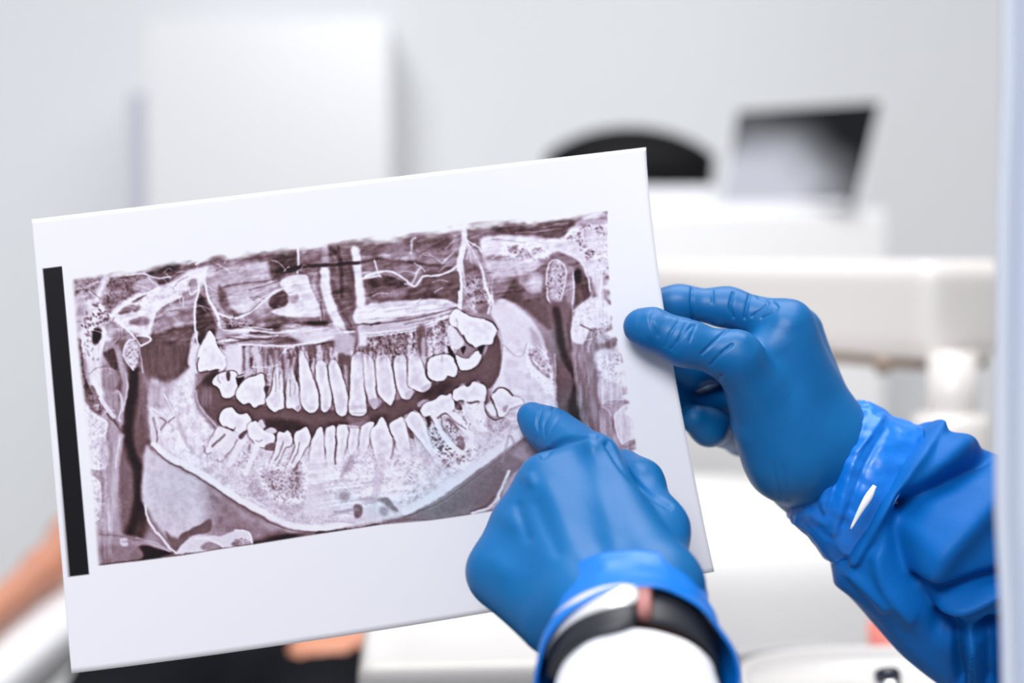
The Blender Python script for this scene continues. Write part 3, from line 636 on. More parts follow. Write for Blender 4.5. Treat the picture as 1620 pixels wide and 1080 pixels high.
TOOTH([(500,574),(514,573),(519,596),(525,626),(521,646),(513,652),(508,645),(506,620),(501,600)], .93, fade=(560,590), ea=.6); E(516,645,5,4,.75,.7)
TOOTH([(520,574),(531,570),(542,596),(550,628),(549,650),(541,658),(532,651),(527,624),(522,600)], .93, fade=(555,590), ea=.6); S([(532,640),(538,655)], 2, .72, .6)
TOOTH([(557,566),(572,556),(580,568),(577,610),(580,642),(577,655),(556,656),(552,640),(555,606)], .95, fade=(550,580), ea=.6); S([(556,645),(578,643)], 5, .76, .7, 2); S([(555,654),(578,652)], 1.5, .6, .7)
TOOTH([(576,562),(588,566),(595,592),(594,615),(598,636),(592,647),(583,632),(578,610)], .92, fade=(555,585), ea=.5); P([(583,632),(600,630),(602,640),(590,646)], .66, .8, 1.5)
TOOTH([(595,566),(614,565),(622,596),(626,620),(622,634),(617,641),(608,634),(599,622),(596,600)], .94, fade=(555,585), ea=.6)
TOOTH([(624,566),(641,564),(645,596),(654,614),(650,628),(643,631),(634,625),(626,600)], .93, fade=(555,585), ea=.5); P([(640,622),(654,616),(655,622),(645,631)], .72, .8, 1)
TOOTH([(648,562),(662,559),(672,588),(681,604),(679,614),(668,620),(655,615),(646,608),(646,586)], .94, fade=(555,580), ea=.5); P([(666,614),(680,606),(680,614),(670,620)], .70, .8, 1.2)
S([(673,585),(676,596),(681,602)], 2, .15, .8)
TOOTH([(676,574),(684,564),(700,560),(714,563),(721,573),(724,585),(719,596),(709,594),(702,601),(686,602),(677,592)], .98, ea=.8); S([(700,555),(699,572)], 1.5, .6, .6)
P([(708,548),(714,552),(720,566),(713,563)], .08, .9, 1.5); S([(714,555),(722,575),(727,583)], 1.6, .12, .9)
TOOTH([(721,562),(730,566),(742,566),(752,556),(760,556),(762,565),(753,578),(740,584),(728,583)], .98, ea=.85)
P([(722,558),(730,552),(742,548),(750,554),(744,564),(732,566)], .55, .95, 1.8); P([(729,550),(737,548),(733,560)], .08, .95, 1.2)
TOOTH([(712,498),(722,489),(742,500),(764,505),(778,511),(786,521),(781,534),(778,544),(764,546),(752,549),(740,542),(733,531),(722,518),(712,512)], .99, ea=.45); S([(768,505),(780,510),(787,521)], 1.6, .25, .8)
P([(710,514),(722,522),(734,540),(728,550),(718,552),(711,540),(708,525)], .92, .9, 2); S([(733,530),(738,540),(748,548)], 1.6, .2, .9); S([(722,505),(724,520)], 2, .65, .6); P([(756,549),(766,546),(764,556),(760,560)], .10, .85, 1.5)
# lower teeth, left
P([(345,676),(366,680),(364,694),(350,708),(330,718),(324,708),(336,692)], .93, .95, 2); S([(336,706),(346,696),(355,688)], 3.2, .5, .9); S([(343,674),(330,700),(322,715)], 1.5, .55, .6)
S([(322,705),(326,718),(335,716)], 1.5, .45, .6)
TOOTH([(347,666),(350,652),(358,645),(367,645),(375,654),(384,656),(391,654),(397,664),(394,676),(380,684),(368,678),(354,674)], .99, ea=.75)
S([(356,674),(368,680),(372,676)], 1.6, .35, .8)
P([(372,680),(390,678),(398,690),(385,690),(372,712),(352,716),(345,714)], .9, .9, 2); P([(378,688),(390,680),(388,692),(380,694)], .38, .9, 1.2); S([(376,695),(366,712),(356,722)], 2, .5, .7)
S([(392,690),(376,712),(362,735)], 8, .92, .9, 2); S([(360,722),(350,730),(344,728)], 2, .55, .6)
TOOTH([(392,672),(404,666),(414,676),(420,682),(434,688),(433,698),(424,706),(412,706),(402,698),(394,688)], .98, ea=.5)
S([(408,702),(400,722),(388,748)], 8, .94, .95, 2); S([(396,704),(388,725),(378,735)], 3, .5, .7); S([(404,696),(410,698),(414,696)], 1.6, .55, .7); CELLS([(380,722),(396,705),(398,712),(388,735),(372,738)], 16, 1.2, 2.2, .4, 33)
P([(407,668),(415,663),(420,672),(416,678),(408,674)], .86, .9, 1.2); S([(407,668),(414,663),(420,672)], 1.2, .25, .7); P([(418,680),(428,676),(438,680),(432,686),(422,685)], .84, .9, 1.2); S([(418,680),(428,675),(438,680)], 1.2, .25, .7); P([(420,704),(434,700),(434,712),(420,713)], .44, .9, 1.5); S([(414,713),(434,714)], 1.8, .9, .8)
TOOTH([(438,690),(441,682),(449,684),(455,680),(463,694),(460,704),(450,708),(444,724),(434,740),(425,752),(422,746),(432,722),(437,704)], .95, ea=.55, fade=(752,715)); S([(449,698),(444,712),(436,728)], 1.8, .48, .8); P([(440,690),(456,688),(458,698),(442,698)], .82, .6, 2)
TOOTH([(465,694),(467,684),(475,680),(484,675),(491,688),(490,700),(482,710),(474,728),(462,744),(454,752),(450,746),(462,722),(468,706)], .95, ea=.55, fade=(755,715)); S([(474,700),(470,716),(462,732)], 1.8, .5, .8)
TOOTH([(493,700),(500,682),(509,676),(515,696),(513,716),(510,750),(500,766),(490,756),(490,722)], .96, ea=.5, fade=(740,705)); S([(512,680),(517,700),(515,712)], 1.6, .3, .8)
TOOTH([(514,682),(522,674),(531,676),(531,700),(528,735),(520,745),(516,715)], .94, ea=.55, fade=(745,705)); S([(532,690),(531,712),(530,734)], 2.2, .4, .8)
TOOTH([(533,684),(535,674),(549,673),(551,688),(544,718),(536,738),(533,728),(534,705)], .94, ea=.5, fade=(740,700))
TOOTH([(553,682),(554,674),(567,675),(568,692),(562,712),(554,720),(551,706)], .94, ea=.5, fade=(722,696)); P([(550,672),(578,666),(579,675),(552,678)], .60, .75, 2); S([(536,672),(552,674),(578,674),(584,668)], 1.4, .88, .6)
TOOTH([(570,684),(574,672),(590,667),(590,678),(584,700),(576,722),(570,716),(568,700)], .94, ea=.4, fade=(722,690))
S([(556,722),(546,745)], 3, .6, .6, 2); P([(543,735),(560,718),(558,740),(540,755)], .66, .8, 4)
TOOTH([(587,684),(596,670),(604,659),(612,671),(619,690),(621,712),(614,738),(606,748),(598,736),(590,710)], .95, ea=.45, fade=(735,690))
S([(613,672),(620,688),(625,692)], 2, .2, .8); S([(625,695),(622,712),(618,725)], 2.4, .55, .7)
TOOTH([(616,672),(628,663),(637,659),(642,672),(648,700),(650,726),(640,730),(630,712),(622,690)], .95, ea=.4, fade=(725,690)); P([(645,674),(652,680),(656,694),(648,690)], .4, .85, 1.5)
TOOTH([(639,660),(648,652),(657,649),(664,655),(672,672),(682,702),(698,728),(692,734),(676,712),(660,690),(648,676)], .95, ea=.35, fade=(735,690))
S([(640,661),(650,650),(660,652)], 1.4, .25, .7)
P([(672,657),(684,662),(694,680),(706,698),(722,716),(716,724),(700,726),(688,706),(678,684)], .46, .95, 2); T([(672,657),(694,680),(722,716),(700,730),(680,690)], N_RID, .5, 2); P([(672,657),(680,661),(680,674),(675,672)], .2, .8, 2)
P([(690,715),(725,715),(740,710),(745,722),(715,740),(700,735)], .60, .8, 5); T([(690,710),(750,700),(745,730),(710,742)], N_RID, .35)
P([(704,665),(714,664),(728,682),(735,700),(730,712),(718,700),(708,684)], .46, .95, 2); T([(704,665),(728,682),(735,700),(718,700)], N_RID, .5, 2); P([(722,694),(732,690),(736,706),(730,712)], .55, .7, 2)
P([(661,638),(670,632),(680,634),(672,642),(663,643)], .66, .95, 1.2)
TOOTH([(665,648),(674,638),(688,633),(697,625),(706,625),(714,622),(719,636),(718,648),(708,652),(700,654),(692,660),(686,654),(676,658),(670,657)], .97, ea=.7)
S([(684,654),(694,676),(704,692),(722,710),(732,716)], 7, .93, .95, 1.5); S([(710,650),(726,668),(738,680),(746,692),(744,704)], 8, .93, .95, 1.6); S([(692,660),(697,656),(706,654),(722,668),(738,678)], 1.3, .35, .75); S([(697,658),(700,672),(706,684)], 1.3, .4, .7); S([(700,664),(704,660),(716,666),(732,684)], 1.2, .5, .6)
P([(719,634),(728,640),(732,646),(724,650),(720,644)], .18, .9, 1.5); S([(722,650),(732,660),(738,670)], 4, .58, .8, 2); T([(718,640),(735,645),(745,675),(730,672)], N_RID, .4, 3)
P([(733,640),(760,636),(768,652),(774,668),(768,684),(755,682),(744,668)], .82, .9, 3); T([(740,640),(764,640),(770,680),(748,672)], N_RID, .35, 3)
TOOTH([(716,628),(719,616),(727,612),(734,609),(741,612),(748,604),(757,605),(766,610),(769,622),(768,634),(757,634),(747,636),(740,635),(730,632),(722,634)], .97, ea=.75)
S([(738,634),(741,650),(752,668),(760,680)], 6, .92, .95, 1.6); S([(762,634),(764,652),(772,668)], 6, .92, .9, 1.6); S([(740,636),(746,636),(756,634)], 2, .38, .8); S([(769,626),(768,645),(774,656)], 2, .35, .7)
P([(774,655),(800,660),(806,672),(785,684),(770,674)], .60, .8, 4); CELLS([(776,664),(802,662),(798,678),(780,682)], 20, 1.2, 2.4, .4, 34)
TOOTH([(778,630),(784,618),(792,614),(801,618),(809,625),(822,630),(828,637),(815,643),(806,646),(800,656),(791,659),(784,646)], .95, ea=.3)
S([(781,621),(790,613),(802,616),(812,626)], 1.5, .28, .85); S([(777,628),(783,642),(788,659)], 1.5, .22, .9); S([(768,648),(772,658),(784,664),(797,661)], 1.5, .3, .85); S([(770,642),(776,636)], 3, .9, .7); P([(772,642),(779,638),(785,656),(776,656)], .92, .9, 1.5)
P([(795,644),(803,640),(801,650),(797,652)], .6, .8, 2); S([(806,634),(824,630)], 2, .92, .7)
S([(720,613),(734,607),(742,610),(748,603),(757,603)], 1.2, .3, .6); E(732,609,5,2.5,.7,.7,-.3); E(756,604,4,2,.75,.7)
# chin marks
E(545,785,9,9,.55,.7,.3,.6); P([(560,800),(572,799),(572,816),(562,818)], .44, .9, 2.5); S([(530,810),(565,806)], 4, .6, .7, 3); P([(596,790),(612,786),(620,794),(630,808),(618,806),(606,796)], .50, .85, 3)
P([(576,802),(600,800),(606,812),(600,822),(578,822)], .84, .8, 2); E(607,808,7,8,.58,.8,0,.6); E(585,792,14,6,.66,.6,0,.7)
S([(500,843),(560,836),(600,828)], 2.2, .18, .85, 1.5); S([(600,829),(640,822),(690,822)], 2, .42, .7, 2); S([(690,822),(742,813)], 2, .36, .8, 1.5)
S([(155,893),(220,886),(300,876),(395,861),(500,846)], 1.6, .2, .6)
# cool casts of the ink
for q in ((690,695,26,22,.7), (545,790,22,18,.5), (605,803,30,18,.8), (720,765,60,30,.6), (690,800,60,28,.9), (290,770,60,50,.35), (800,745,60,45,.35), (905,660,30,45,.7), (885,540,14,30,.5), (950,560,22,50,.3)): E(q[0],q[1],q[2],q[3],1.,q[4],0,.7,COOL)
UP = [(112,440),(330,410),(520,385),(760,352),(960,335),(964,440),(720,500),(560,520),(345,545),(230,540),(125,520)]
T(UP, N_HOR, .10, 10); T(UP, N_DIA, .10, 10); T(UP, N_MED, .10)
T([(125,520),(190,500),(215,560),(190,640),(180,890),(150,890),(135,690)], N_VER, .10)
T([(900,480),(966,440),(1006,700),(930,720),(905,600)], N_VER, .14)
T([(120,600),(170,640),(170,820),(150,840)], N_RID, .07)
T([(215,560),(310,560),(350,680),(345,740),(240,700)], N_VER, .07)
for _ in range(120):
    bx, by, dx, dy = UPS[int(rng.integers(len(UPS)))]
    px, py = bx+dx*(rng.random()-.5), by+dy*(rng.random()-.5); an = -.25+rng.normal()*.55; L = 8+rng.random()*26
    q = [(px, py), (px+L*.5*math.cos(an), py+L*.5*math.sin(an)+rng.normal()*2), (px+L*math.cos(an+.2), py+L*math.sin(an+.2))]
    S(q, .5+rng.random()*.9, .95 if rng.random() < .68 else .35, .15+.45*rng.random(), 1.2)
def boxb(a, r):
    for ax in (0, 1):
        p = np.pad(a, [(r+1, r) if k == ax else (0, 0) for k in (0, 1)], mode='edge').cumsum(ax)
        n = a.shape[ax]
        hi = np.take(p, range(2*r+1, 2*r+1+n), ax); lo = np.take(p, range(0, n), ax)
        a = (hi-lo)/(2*r+1)
    return a
V = np.clip(V, 0, 1)
bl = boxb(boxb(V, 5), 5); V = V+.26*(V-bl)
bl = boxb(boxb(V, 14), 12); V = V+.14*(V-bl)-.005
wx = vnoise(11, 11, .3, 51)*1.7+vnoise(4.5, 4.5, .8, 52)*.9; wy = vnoise(11, 11, .9, 53)*1.7+vnoise(4.5, 4.5, .1, 54)*.9
gx = np.clip(XX-X0+wx, 0, XW-1.001); gy = np.clip(YY-Y0+wy, 0, XH-1.001); g0, h0 = gx.astype(int), gy.astype(int); gx -= g0; gy -= h0
V = V[h0, g0]*(1-gx)*(1-gy)+V[h0, g0+1]*gx*(1-gy)+V[h0+1, g0]*(1-gx)*gy+V[h0+1, g0+1]*gx*gy
V += .045*N_FINE+.035*N_MED
V = np.clip(V, 0, 1)
# outer edge of the print
EDGE = [(112,437),(150,432),(210,424),(330,403),(470,388),(620,370),(760,350),(880,342),(961,334),(961,400),(966,470),(970,520),(985,560),(993,620),(1006,700),(1010,760),(900,790),(780,808),(742,814),(680,823),(600,830),(540,839),(480,848),(400,861),(350,868),(290,878),(220,887),(153,895),(146,800),(136,690),(126,600),(118,520)]
ep = np.asarray(EDGE, float); sl, m_in, d = pmask(EDGE, 1.2, False)
FULL = np.zeros_like(V); FULL[sl] = m_in
D = dist_line(ep, (slice(0, XH), slice(0, XW)), True); ins = inside(ep, (slice(0, XH), slice(0, XW)))
# soft fade along the upper border, the left border and the right spine border
top = dist_line(np.array([(112,437),(150,432),(210,424),(330,403),(470,388),(620,370),(760,350),(880,342),(940,336)], float), (slice(0, XH), slice(0, XW)))
lef = dist_line(np.array([(112,437),(118,520),(126,600),(136,690),(146,800),(153,895)], float), (slice(0, XH), slice(0, XW)))
rig = dist_line(np.array([(966,440),(970,520),(985,560),(993,620),(1006,700),(1010,760)], float), (slice(0, XH), slice(0, XW)))
wob = vnoise(26, 8, -.12, 40)*12+vnoise(9, 5, -.12, 41)*5
FULL *= ss((top+wob-1)/13)*ss((lef-0)/8)*ss((rig+2*wob+3)/14)
sheen = ss((13-lef)/12)*(1-ss((2-lef)/3))*ins
PAL = np.array([(0,20,12,18),(.1,36,22,27),(.2,62,40,44),(.35,106,77,82),(.5,146,119,133),(.65,186,167,186),(.8,218,206,224),(.92,238,231,244),(1,247,244,251)], float)
RGB = np.stack([np.interp(V, PAL[:, 0], PAL[:, k]) for k in (1, 2, 3)], -1)
g = RGB.mean(-1, keepdims=True)
COLD = np.concatenate([g*.93, g*.985, g*1.06], -1)
RGB += (COLD-RGB)*COOL[..., None]*.75
WHITE = np.array([245, 243, 250.])
RGB = WHITE+(RGB-WHITE)*FULL[..., None]
RGB = np.clip(RGB, 0, 255)

# ------------------------------------------------------------------ the room
def structure(o): o['kind'] = 'structure'; return o
structure(box('floor', (0.2, 2.0, -.05), (5.0, 5.0, .1), M_floor, bev=0))
structure(box('wall_back', (.3, 3.45, 1.4), (4.8, .1, 2.8), M_wall, bev=0))
structure(box('wall_left', (-1.75, 2.9, 1.4), (.12, 1.0, 2.8), M_wall2, bev=0))

# ------------------------------------------------------------------ far furniture
t = thing('wall_cabinet', 'tall plain white cabinet on the back wall behind the held sheet', 'cabinet', (-.52, 3.2, .9))
a_, b_ = at(230, 30, 2.95), at(617, 30, 2.95); zt = a_.z
box('cabinet_body', ((a_.x+b_.x)/2, 3.19, zt-.42), (b_.x-a_.x-.004, .40, .84), M_cab, t, .006)
box('cabinet_door', ((a_.x+b_.x)/2, 2.975, zt-.42), (b_.x-a_.x, .022, .842), M_cab, t, .005)
box('side_shade_strip', (a_.x-.022, 3.10, zt-.50), (.040, .2, .70), M_side_shade, t, .004)  # added strip standing for the shadow at the cabinet's side
tube('handle', [(b_.x-.04, 2.955, zt-.62), (b_.x-.04, 2.94, zt-.63), (b_.x-.04, 2.94, zt-.74), (b_.x-.04, 2.955, zt-.75)], .005, M_chrome, t, 10)

c0, c1 = at(985, 331, 2.30), at(1405, 331, 2.30)
t = thing('counter', 'white counter unit carrying the tilted screen and the black domed device', 'counter', ((c0.x+c1.x)/2, 2.55, 0))
zc = c0.z
box('worktop', ((c0.x+c1.x)/2, 2.605, zc-.018), (c1.x-c0.x, .57, .036), M_cab, t, .006)
box('front_panel', ((c0.x+c1.x)/2, 2.333, zc/2-.003), (c1.x-c0.x, .03, zc-.004), M_front, t, .004)
for x_ in (c0.x+.012, c1.x-.012): box('side_panel', (x_, 2.62, zc/2-.02), (.024, .54, zc-.04), M_counter, t, .003)

# black domed device
d0 = at(994, 297, 2.47)
t = thing('domed_device', 'black dome topped device on a pale base, on the white counter', 'device', (d0.x, 2.47, zc))
hw, hh = 134/FX*2.47, 94/FX*2.47
V_, F_ = [], []; nz_, nx_ = 9, 33
for j in range(nz_):
    s_ = (j/(nz_-1)-.5)*2; dep = .07*s_; sc = (1-abs(s_)**3*.35)
    for i in range(nx_):
        u_ = -1+2*i/(nx_-1); V_.append((d0.x+hw*u_*sc, 2.47+dep, d0.z+hh*sc*(.50+.50*max(1-u_*u_, 0)**.8)))
    V_.append((d0.x+hw*sc*.97, 2.47+dep, d0.z-.004)); V_.append((d0.x-hw*sc*.97, 2.47+dep, d0.z-.004))
k_ = nx_+2
for j in range(nz_-1):
    for i in range(k_): F_.append((j*k_+i, j*k_+(i+1) % k_, (j+1)*k_+(i+1) % k_, (j+1)*k_+i))
F_ += [tuple(range(k_)), tuple(range((nz_-1)*k_, nz_*k_))]
obj('dome_cover', V_, F_, M_black, t)
box('device_base', (d0.x, 2.47, (d0.z-.002+zc)/2), (hw*1.9, .15, d0.z-.002-zc), M_pale, t, .006)

# tilted screen
t = thing('screen', 'pale framed screen with a dark to pale grey gradient, tilted back on the white counter', 'screen', at(1260, 331, 2.4))
q = [at(1166, 176, 2.44), at(1393, 161, 2.36), at(1353, 322, 2.29), at(1140, 334, 2.37)]
n_ = (q[1]-q[0]).cross(q[3]-q[0]).normalized()
if n_.y > 0: n_ = -n_
def slab(name, quad, th, m, parent, back=0.):
    v = [p-n_*back for p in quad]+[p-n_*(back+th) for p in quad]
    bm = bmesh.new(); bv = [bm.verts.new(p) for p in v]
    for f in ((0, 1, 2, 3), (7, 6, 5, 4), (0, 4, 5, 1), (1, 5, 6, 2), (2, 6, 7, 3), (3, 7, 4, 0)): bm.faces.new([bv[i] for i in f])
    bmesh.ops.bevel(bm, geom=bm.edges[:], offset=min(.002, th*.3), segments=2, affect='EDGES')
    return from_bm(name, bm, m, parent, False)
cen = sum(q, Vector())/4
big = [cen+(p-cen)*1.0+((p-cen).normalized()*.005) for p in q]
slab('screen_lid', big, .012, M_pale, t, .0012)
m = bpy.data.materials.new('screen_gradient'); m.use_nodes = True; nt = m.node_tree; b = nt.nodes['Principled BSDF']  # soft grey gradient given off by the panel
b.inputs['Base Color'].default_value = (.002, .002, .002, 1); b.inputs['Roughness'].default_value = .6; b.inputs['Specular IOR Level'].default_value = .02
uv = nt.nodes.new('ShaderNodeTexCoord'); sep = nt.nodes.new('ShaderNodeSeparateXYZ'); nt.links.new(uv.outputs['UV'], sep.inputs[0])
def math_(op, a, b2):
    n = nt.nodes.new('ShaderNodeMath'); n.operation = op
    for i, x in enumerate((a, b2)):
        if isinstance(x, (int, float)): n.inputs[i].default_value = x
        else: nt.links.new(x, n.inputs[i])
    return n.outputs[0]
dx = math_('MULTIPLY', math_('SUBTRACT', sep.outputs[0], .22), 1.05); dy = math_('MULTIPLY', math_('SUBTRACT', sep.outputs[1], .15), 1.12)
rr = math_('SQRT', math_('ADD', math_('MULTIPLY', dx, dx), math_('MULTIPLY', dy, dy)), 0)
no = nt.nodes.new('ShaderNodeTexNoise'); no.inputs['Scale'].default_value = 2.2; nt.links.new(uv.outputs['UV'], no.inputs['Vector'])
rr = math_('ADD', rr, math_('MULTIPLY', math_('SUBTRACT', no.outputs['Fac'], .5), .45))
rp = nt.nodes.new('ShaderNodeValToRGB'); rp.color_ramp.elements[0].position = .38; rp.color_ramp.elements[0].color = (.60, .61, .70, 1)
rp.color_ramp.elements[1].position = 1.0; rp.color_ramp.elements[1].color = (.012, .013, .016, 1); e = rp.color_ramp.elements.new(.72); e.color = (.14, .145, .16, 1)
nt.links.new(rr, rp.inputs[0]); nt.links.new(rp.outputs[0], b.inputs['Emission Color']); b.inputs['Emission Strength'].default_value = 1.0
o = slab('screen_panel', q, .0008, m, t)
ul = o.data.uv_layers.new(name='uv')
A_ = np.array([tuple(q[3]), tuple(q[2]), tuple(q[0])])
for l in o.data.loops:
    p = np.array(o.data.vertices[l.vertex_index].co)-A_[0]; ex, ey = A_[1]-A_[0], A_[2]-A_[0]
    ul.data[l.index].uv = (float(p@ex/(ex@ex)), float(p@ey/(ey@ey)))
bq = [q[3]+Vector((0, .006, -.004)), q[2]+Vector((0, .006, -.004))]
sx = (bq[1]-bq[0]); up_in = Vector((-sx.y, sx.x, 0)).normalized()
box('screen_base', (bq[0]+bq[1])/2+Vector((0, .06, 0))+Vector((0, 0, zc+.007-(bq[0].z+bq[1].z)/2)), (sx.length+.02, .13, .014), M_pale, t, .004, Matrix.Rotation(math.atan2(sx.y, sx.x), 3, 'Z'))

# ------------------------------------------------------------------ dental unit on the right
t = thing('dental_unit', 'cream white dental unit with a thick horizontal arm on a post', 'dental unit', (.45, 1.3, 0))
R_, L_ = at(1530, 508, 1.24), at(960, 462, 1.78)
ax = (R_-L_); ln = ax.length; ang = math.atan2(ax.y, ax.x)
rot = Matrix.Rotation(ang, 3, 'Z')
box('arm', (R_+L_)/2+Vector((.02, .045, 0)), (ln, .11, .092), M_unit, t, .022, rot, 6)
box('arm_shade_strip', (R_+L_)/2+Vector((.02, .05, -.0495)), (ln*.93, .09, .010), M_shade, t, .003, rot)  # dark strip imitating the shade beneath the arm
pc = at(1506, 600, 1.27)
lathe('post', (pc.x, pc.y, pc.z-.06), (0, 0, 1), [(.0215, 0), (.0215, .085)], M_unit, t)
lathe('post_collar', (pc.x, pc.y, pc.z-.125), (0, 0, 1), [(.034, 0), (.035, .01), (.035, .085), (.031, .094), (.022, .095)], M_unit, t)
lathe('knob', (pc.x-.062, pc.y, pc.z+.005), (0, 0, 1), [(.006, 0), (.008, .008), (.006, .016)], M_shade, t, 16)
ztop = pc.z-.125
box('console', (.36, 1.42, ztop/2+.01), (.62, .34, ztop-.02), M_console, t, .07, None, 7)

t = thing('tray_table', 'white tray table with a rounded corner below the pointing hand', 'tray', (.1, 1.1, .84))
rt = Matrix.Rotation(math.radians(4), 3, 'Z')
box('table_top', at(565, 1057, .92)+rt@Vector((.12, .15, -.013)), (.24, .30, .030), M_unitw, t, .013, rt, 5)
sup = at(565, 1057, .92)+rt@Vector((.16, .16, -.05))
lathe('stand', (sup.x, sup.y, 0), (0, 0, 1), [(.16, 0), (.16, .015), (.03, .03), (.02, .05), (.02, sup.z+.022)], M_unit, t)

# white instrument tray with raised rim, handpiece on it
t = thing('instrument_tray', 'white dished instrument tray holding the dark handpiece, below the blue sleeve', 'tray', at(1320, 1060, .95))
zr = at(1300, 1028, 1.0).z; xc_, yc_ = at(1315, 1028, 1.0).x+.075, .90
V_, F_ = [], []; n = 48
prof = [(0., -.012), (.8, -.012), (.93, -.011), (.97, -.004), (.985, 0), (1., .001), (1.012, -.002), (1.0, -.012), (.9, -.02), (0, -.02)]
for (r_, h_) in prof:
    for k in range(n):
        a = 2*math.pi*k/n; c_, s_ = math.cos(a), math.sin(a); e_ = .62
        V_.append((xc_+.15*r_*math.copysign(abs(c_)**e_, c_), yc_+.095*r_*math.copysign(abs(s_)**e_, s_), zr+h_))
for i in range(len(prof)-1):
    for k in range(n): F_.append((i*n+k, i*n+(k+1) % n, (i+1)*n+(k+1) % n, (i+1)*n+k))
obj('tray_dish', V_, F_, M_unitw, t)
lathe('tray_stem', (xc_, yc_+.05, zr-.12), (0, 0, 1), [(.03, 0), (.022, .02), (.022, .102)], M_unit, t)
hz = [at(1160, 1040, 1.03), at(1220, 1030, 1.03), at(1300, 1026, 1.03), at(1380, 1032, 1.04), at(1460, 1046, 1.05), at(1540, 1075, 1.05)]
tag(tube('hose', hz, .0042, M_hose, None, 14), 'grey hose curving behind the white instrument tray', 'hose')
hb = at(1412, 1112, .88); hd = (at(1402, 1058, .89)-hb)
t = thing('handpiece', 'dark handpiece with a chrome collar standing on the instrument tray', 'dental tool', hb)
L_h = hd.length
lathe('grip', hb, hd, [(.0055, 0), (.0072, L_h*.25), (.0078, L_h*.62)], M_chrome, t, 20)
lathe('head', hb, hd, [(.0079, L_h*.62), (.0084, L_h*.72), (.0082, L_h*.92), (.0062, L_h*1.0), (.0, L_h*1.02)], M_navy, t, 20)
rc = at(1412, 1018, 1.10)
t = thing('coral_cup', 'small coral pink cup standing by the dental unit behind the blue sleeve', 'cup', rc)
lathe('cup_body', (rc.x, rc.y, rc.z-.035), (0, 0, 1), [(.0135, 0), (.016, .003), (.0195, .05), (.0185, .05), (.016, .008), (.0, .007)], M_red, t, 28)

# ------------------------------------------------------------------ dental chair and patient behind the sheet
t = thing('dental_chair', 'reclined dental chair with a pale grey armrest behind the left of the sheet', 'chair', (-.3, 1.7, 0))
box('seat', (-.30, 1.62, .50), (.50, .62, .10), M_uph, t, .03, None, 4)
ra = Matrix.Rotation(math.radians(28), 3, 'X')
box('backrest', (-.30, 2.22, .66), (.50, .80, .09), M_uph, t, .03, ra, 4)
box('headrest', (-.30, 2.66, .885), (.26, .22, .07), M_uph, t, .025, ra, 4)
box('leg_rest', (-.30, 1.08, .43), (.42, .60, .08), M_uph, t, .025, Matrix.Rotation(math.radians(12), 3, 'X'), 4)
box('base', (-.30, 1.75, .06), (.44, .8, .12), M_pale, t, .03, None, 4)
lathe('column', (-.30, 1.75, .10), (0, 0, 1), [(.10, 0), (.08, .05), (.08, .36)], M_metal, t)
for s_, nm in ((-1, 'armrest'), (1, 'armrest')):
    xa = -.515 if s_ < 0 else -.035
    a0, a1 = Vector((xa, 1.22, .715)), Vector((xa, 1.80, .715))
    bm = box(nm, (xa, 1.54, .69), (.085, .62, .055), M_arm, t, .022, None, 5)
    tube('armrest_support', [(xa, 1.70, .67), (xa, 1.72, .58), (xa-.0*s_, 1.72, .50), (xa-.1*s_*-1*-1, 1.72, .47)], .017, M_metal, t, 12)

t = thing('person', 'seated patient in black trousers with bare forearms, mostly hidden by the held sheet', 'person', (-.3, 1.7, .55))
def wfield(lo, hi, h): return Field(lo, hi, h)
def wmesh(name, F, f, m, parent):          # same mesher, points already in world metres
    V_, Q = nets(F, f); g = np.stack(np.gradient(f, F.h), -1); ii = np.clip(((V_-F.lo)/F.h).round().astype(int), 0, F.n-1)
    N = g[ii[:, 0], ii[:, 1], ii[:, 2]]; fn = vnormals(V_, Q); bad = (fn*N[Q[:, 0]]).sum(1) < 0; Q[bad] = Q[bad][:, ::-1]
    me = bpy.data.meshes.new(name); me.from_pydata([tuple(p) for p in V_], [], [tuple(int(i) for i in qf) for qf in Q]); me.update()
    me.polygons.foreach_set('use_smooth', [True]*len(me.polygons)); me.materials.append(m)
    return link(bpy.data.objects.new(name, me), parent)
v3 = lambda *a: np.array(a, float)
def chain(F, f, pts, k=.02):
    for a, b in zip(pts[:-1], pts[1:]): add(F, f, [a, b], k)
# body: head, neck, torso core, arms with hands
F = wfield((-.68, 1.02, .40), (.12, 2.75, 1.12), .009); f = F.new()
chain(F, f, [(v3(-.30, 1.72, .63), .10), (v3(-.30, 2.05, .76), .11), (v3(-.30, 2.24, .86), .09), (v3(-.30, 2.36, .92), .052), (v3(-.30, 2.45, .97), .055)], .05)
chain(F, f, [(v3(-.30, 2.50, 1.005), .078), (v3(-.30, 2.43, 1.0), .060)], .03)
add(F, f, [(v3(-.30, 2.425, 1.075), .012), (v3(-.30, 2.455, 1.082), .008)], .012)   # nose
for s_ in (-1, 1): add(F, f, [(v3(-.30+s_*.078, 2.485, .995), .012), (v3(-.30+s_*.082, 2.51, 1.0), .013)], .008)   # ears
armL = [(v3(-.46, 2.20, .84), .048), (v3(-.560, 1.80, .755), .028), (v3(-.552, 1.66, .743), .023), (v3(-.540, 1.40, .738), .018), (v3(-.537, 1.33, .738), .022)]
armR = [(v3(-.14, 2.20, .84), .048), (v3(-.06, 1.84, .76), .040), (v3(-.075, 1.72, .752), .038), (v3(-.150, 1.50, .742), .027), (v3(-.172, 1.42, .738), .032)]
chain(F, f, armL, .02); chain(F, f, armR, .02)
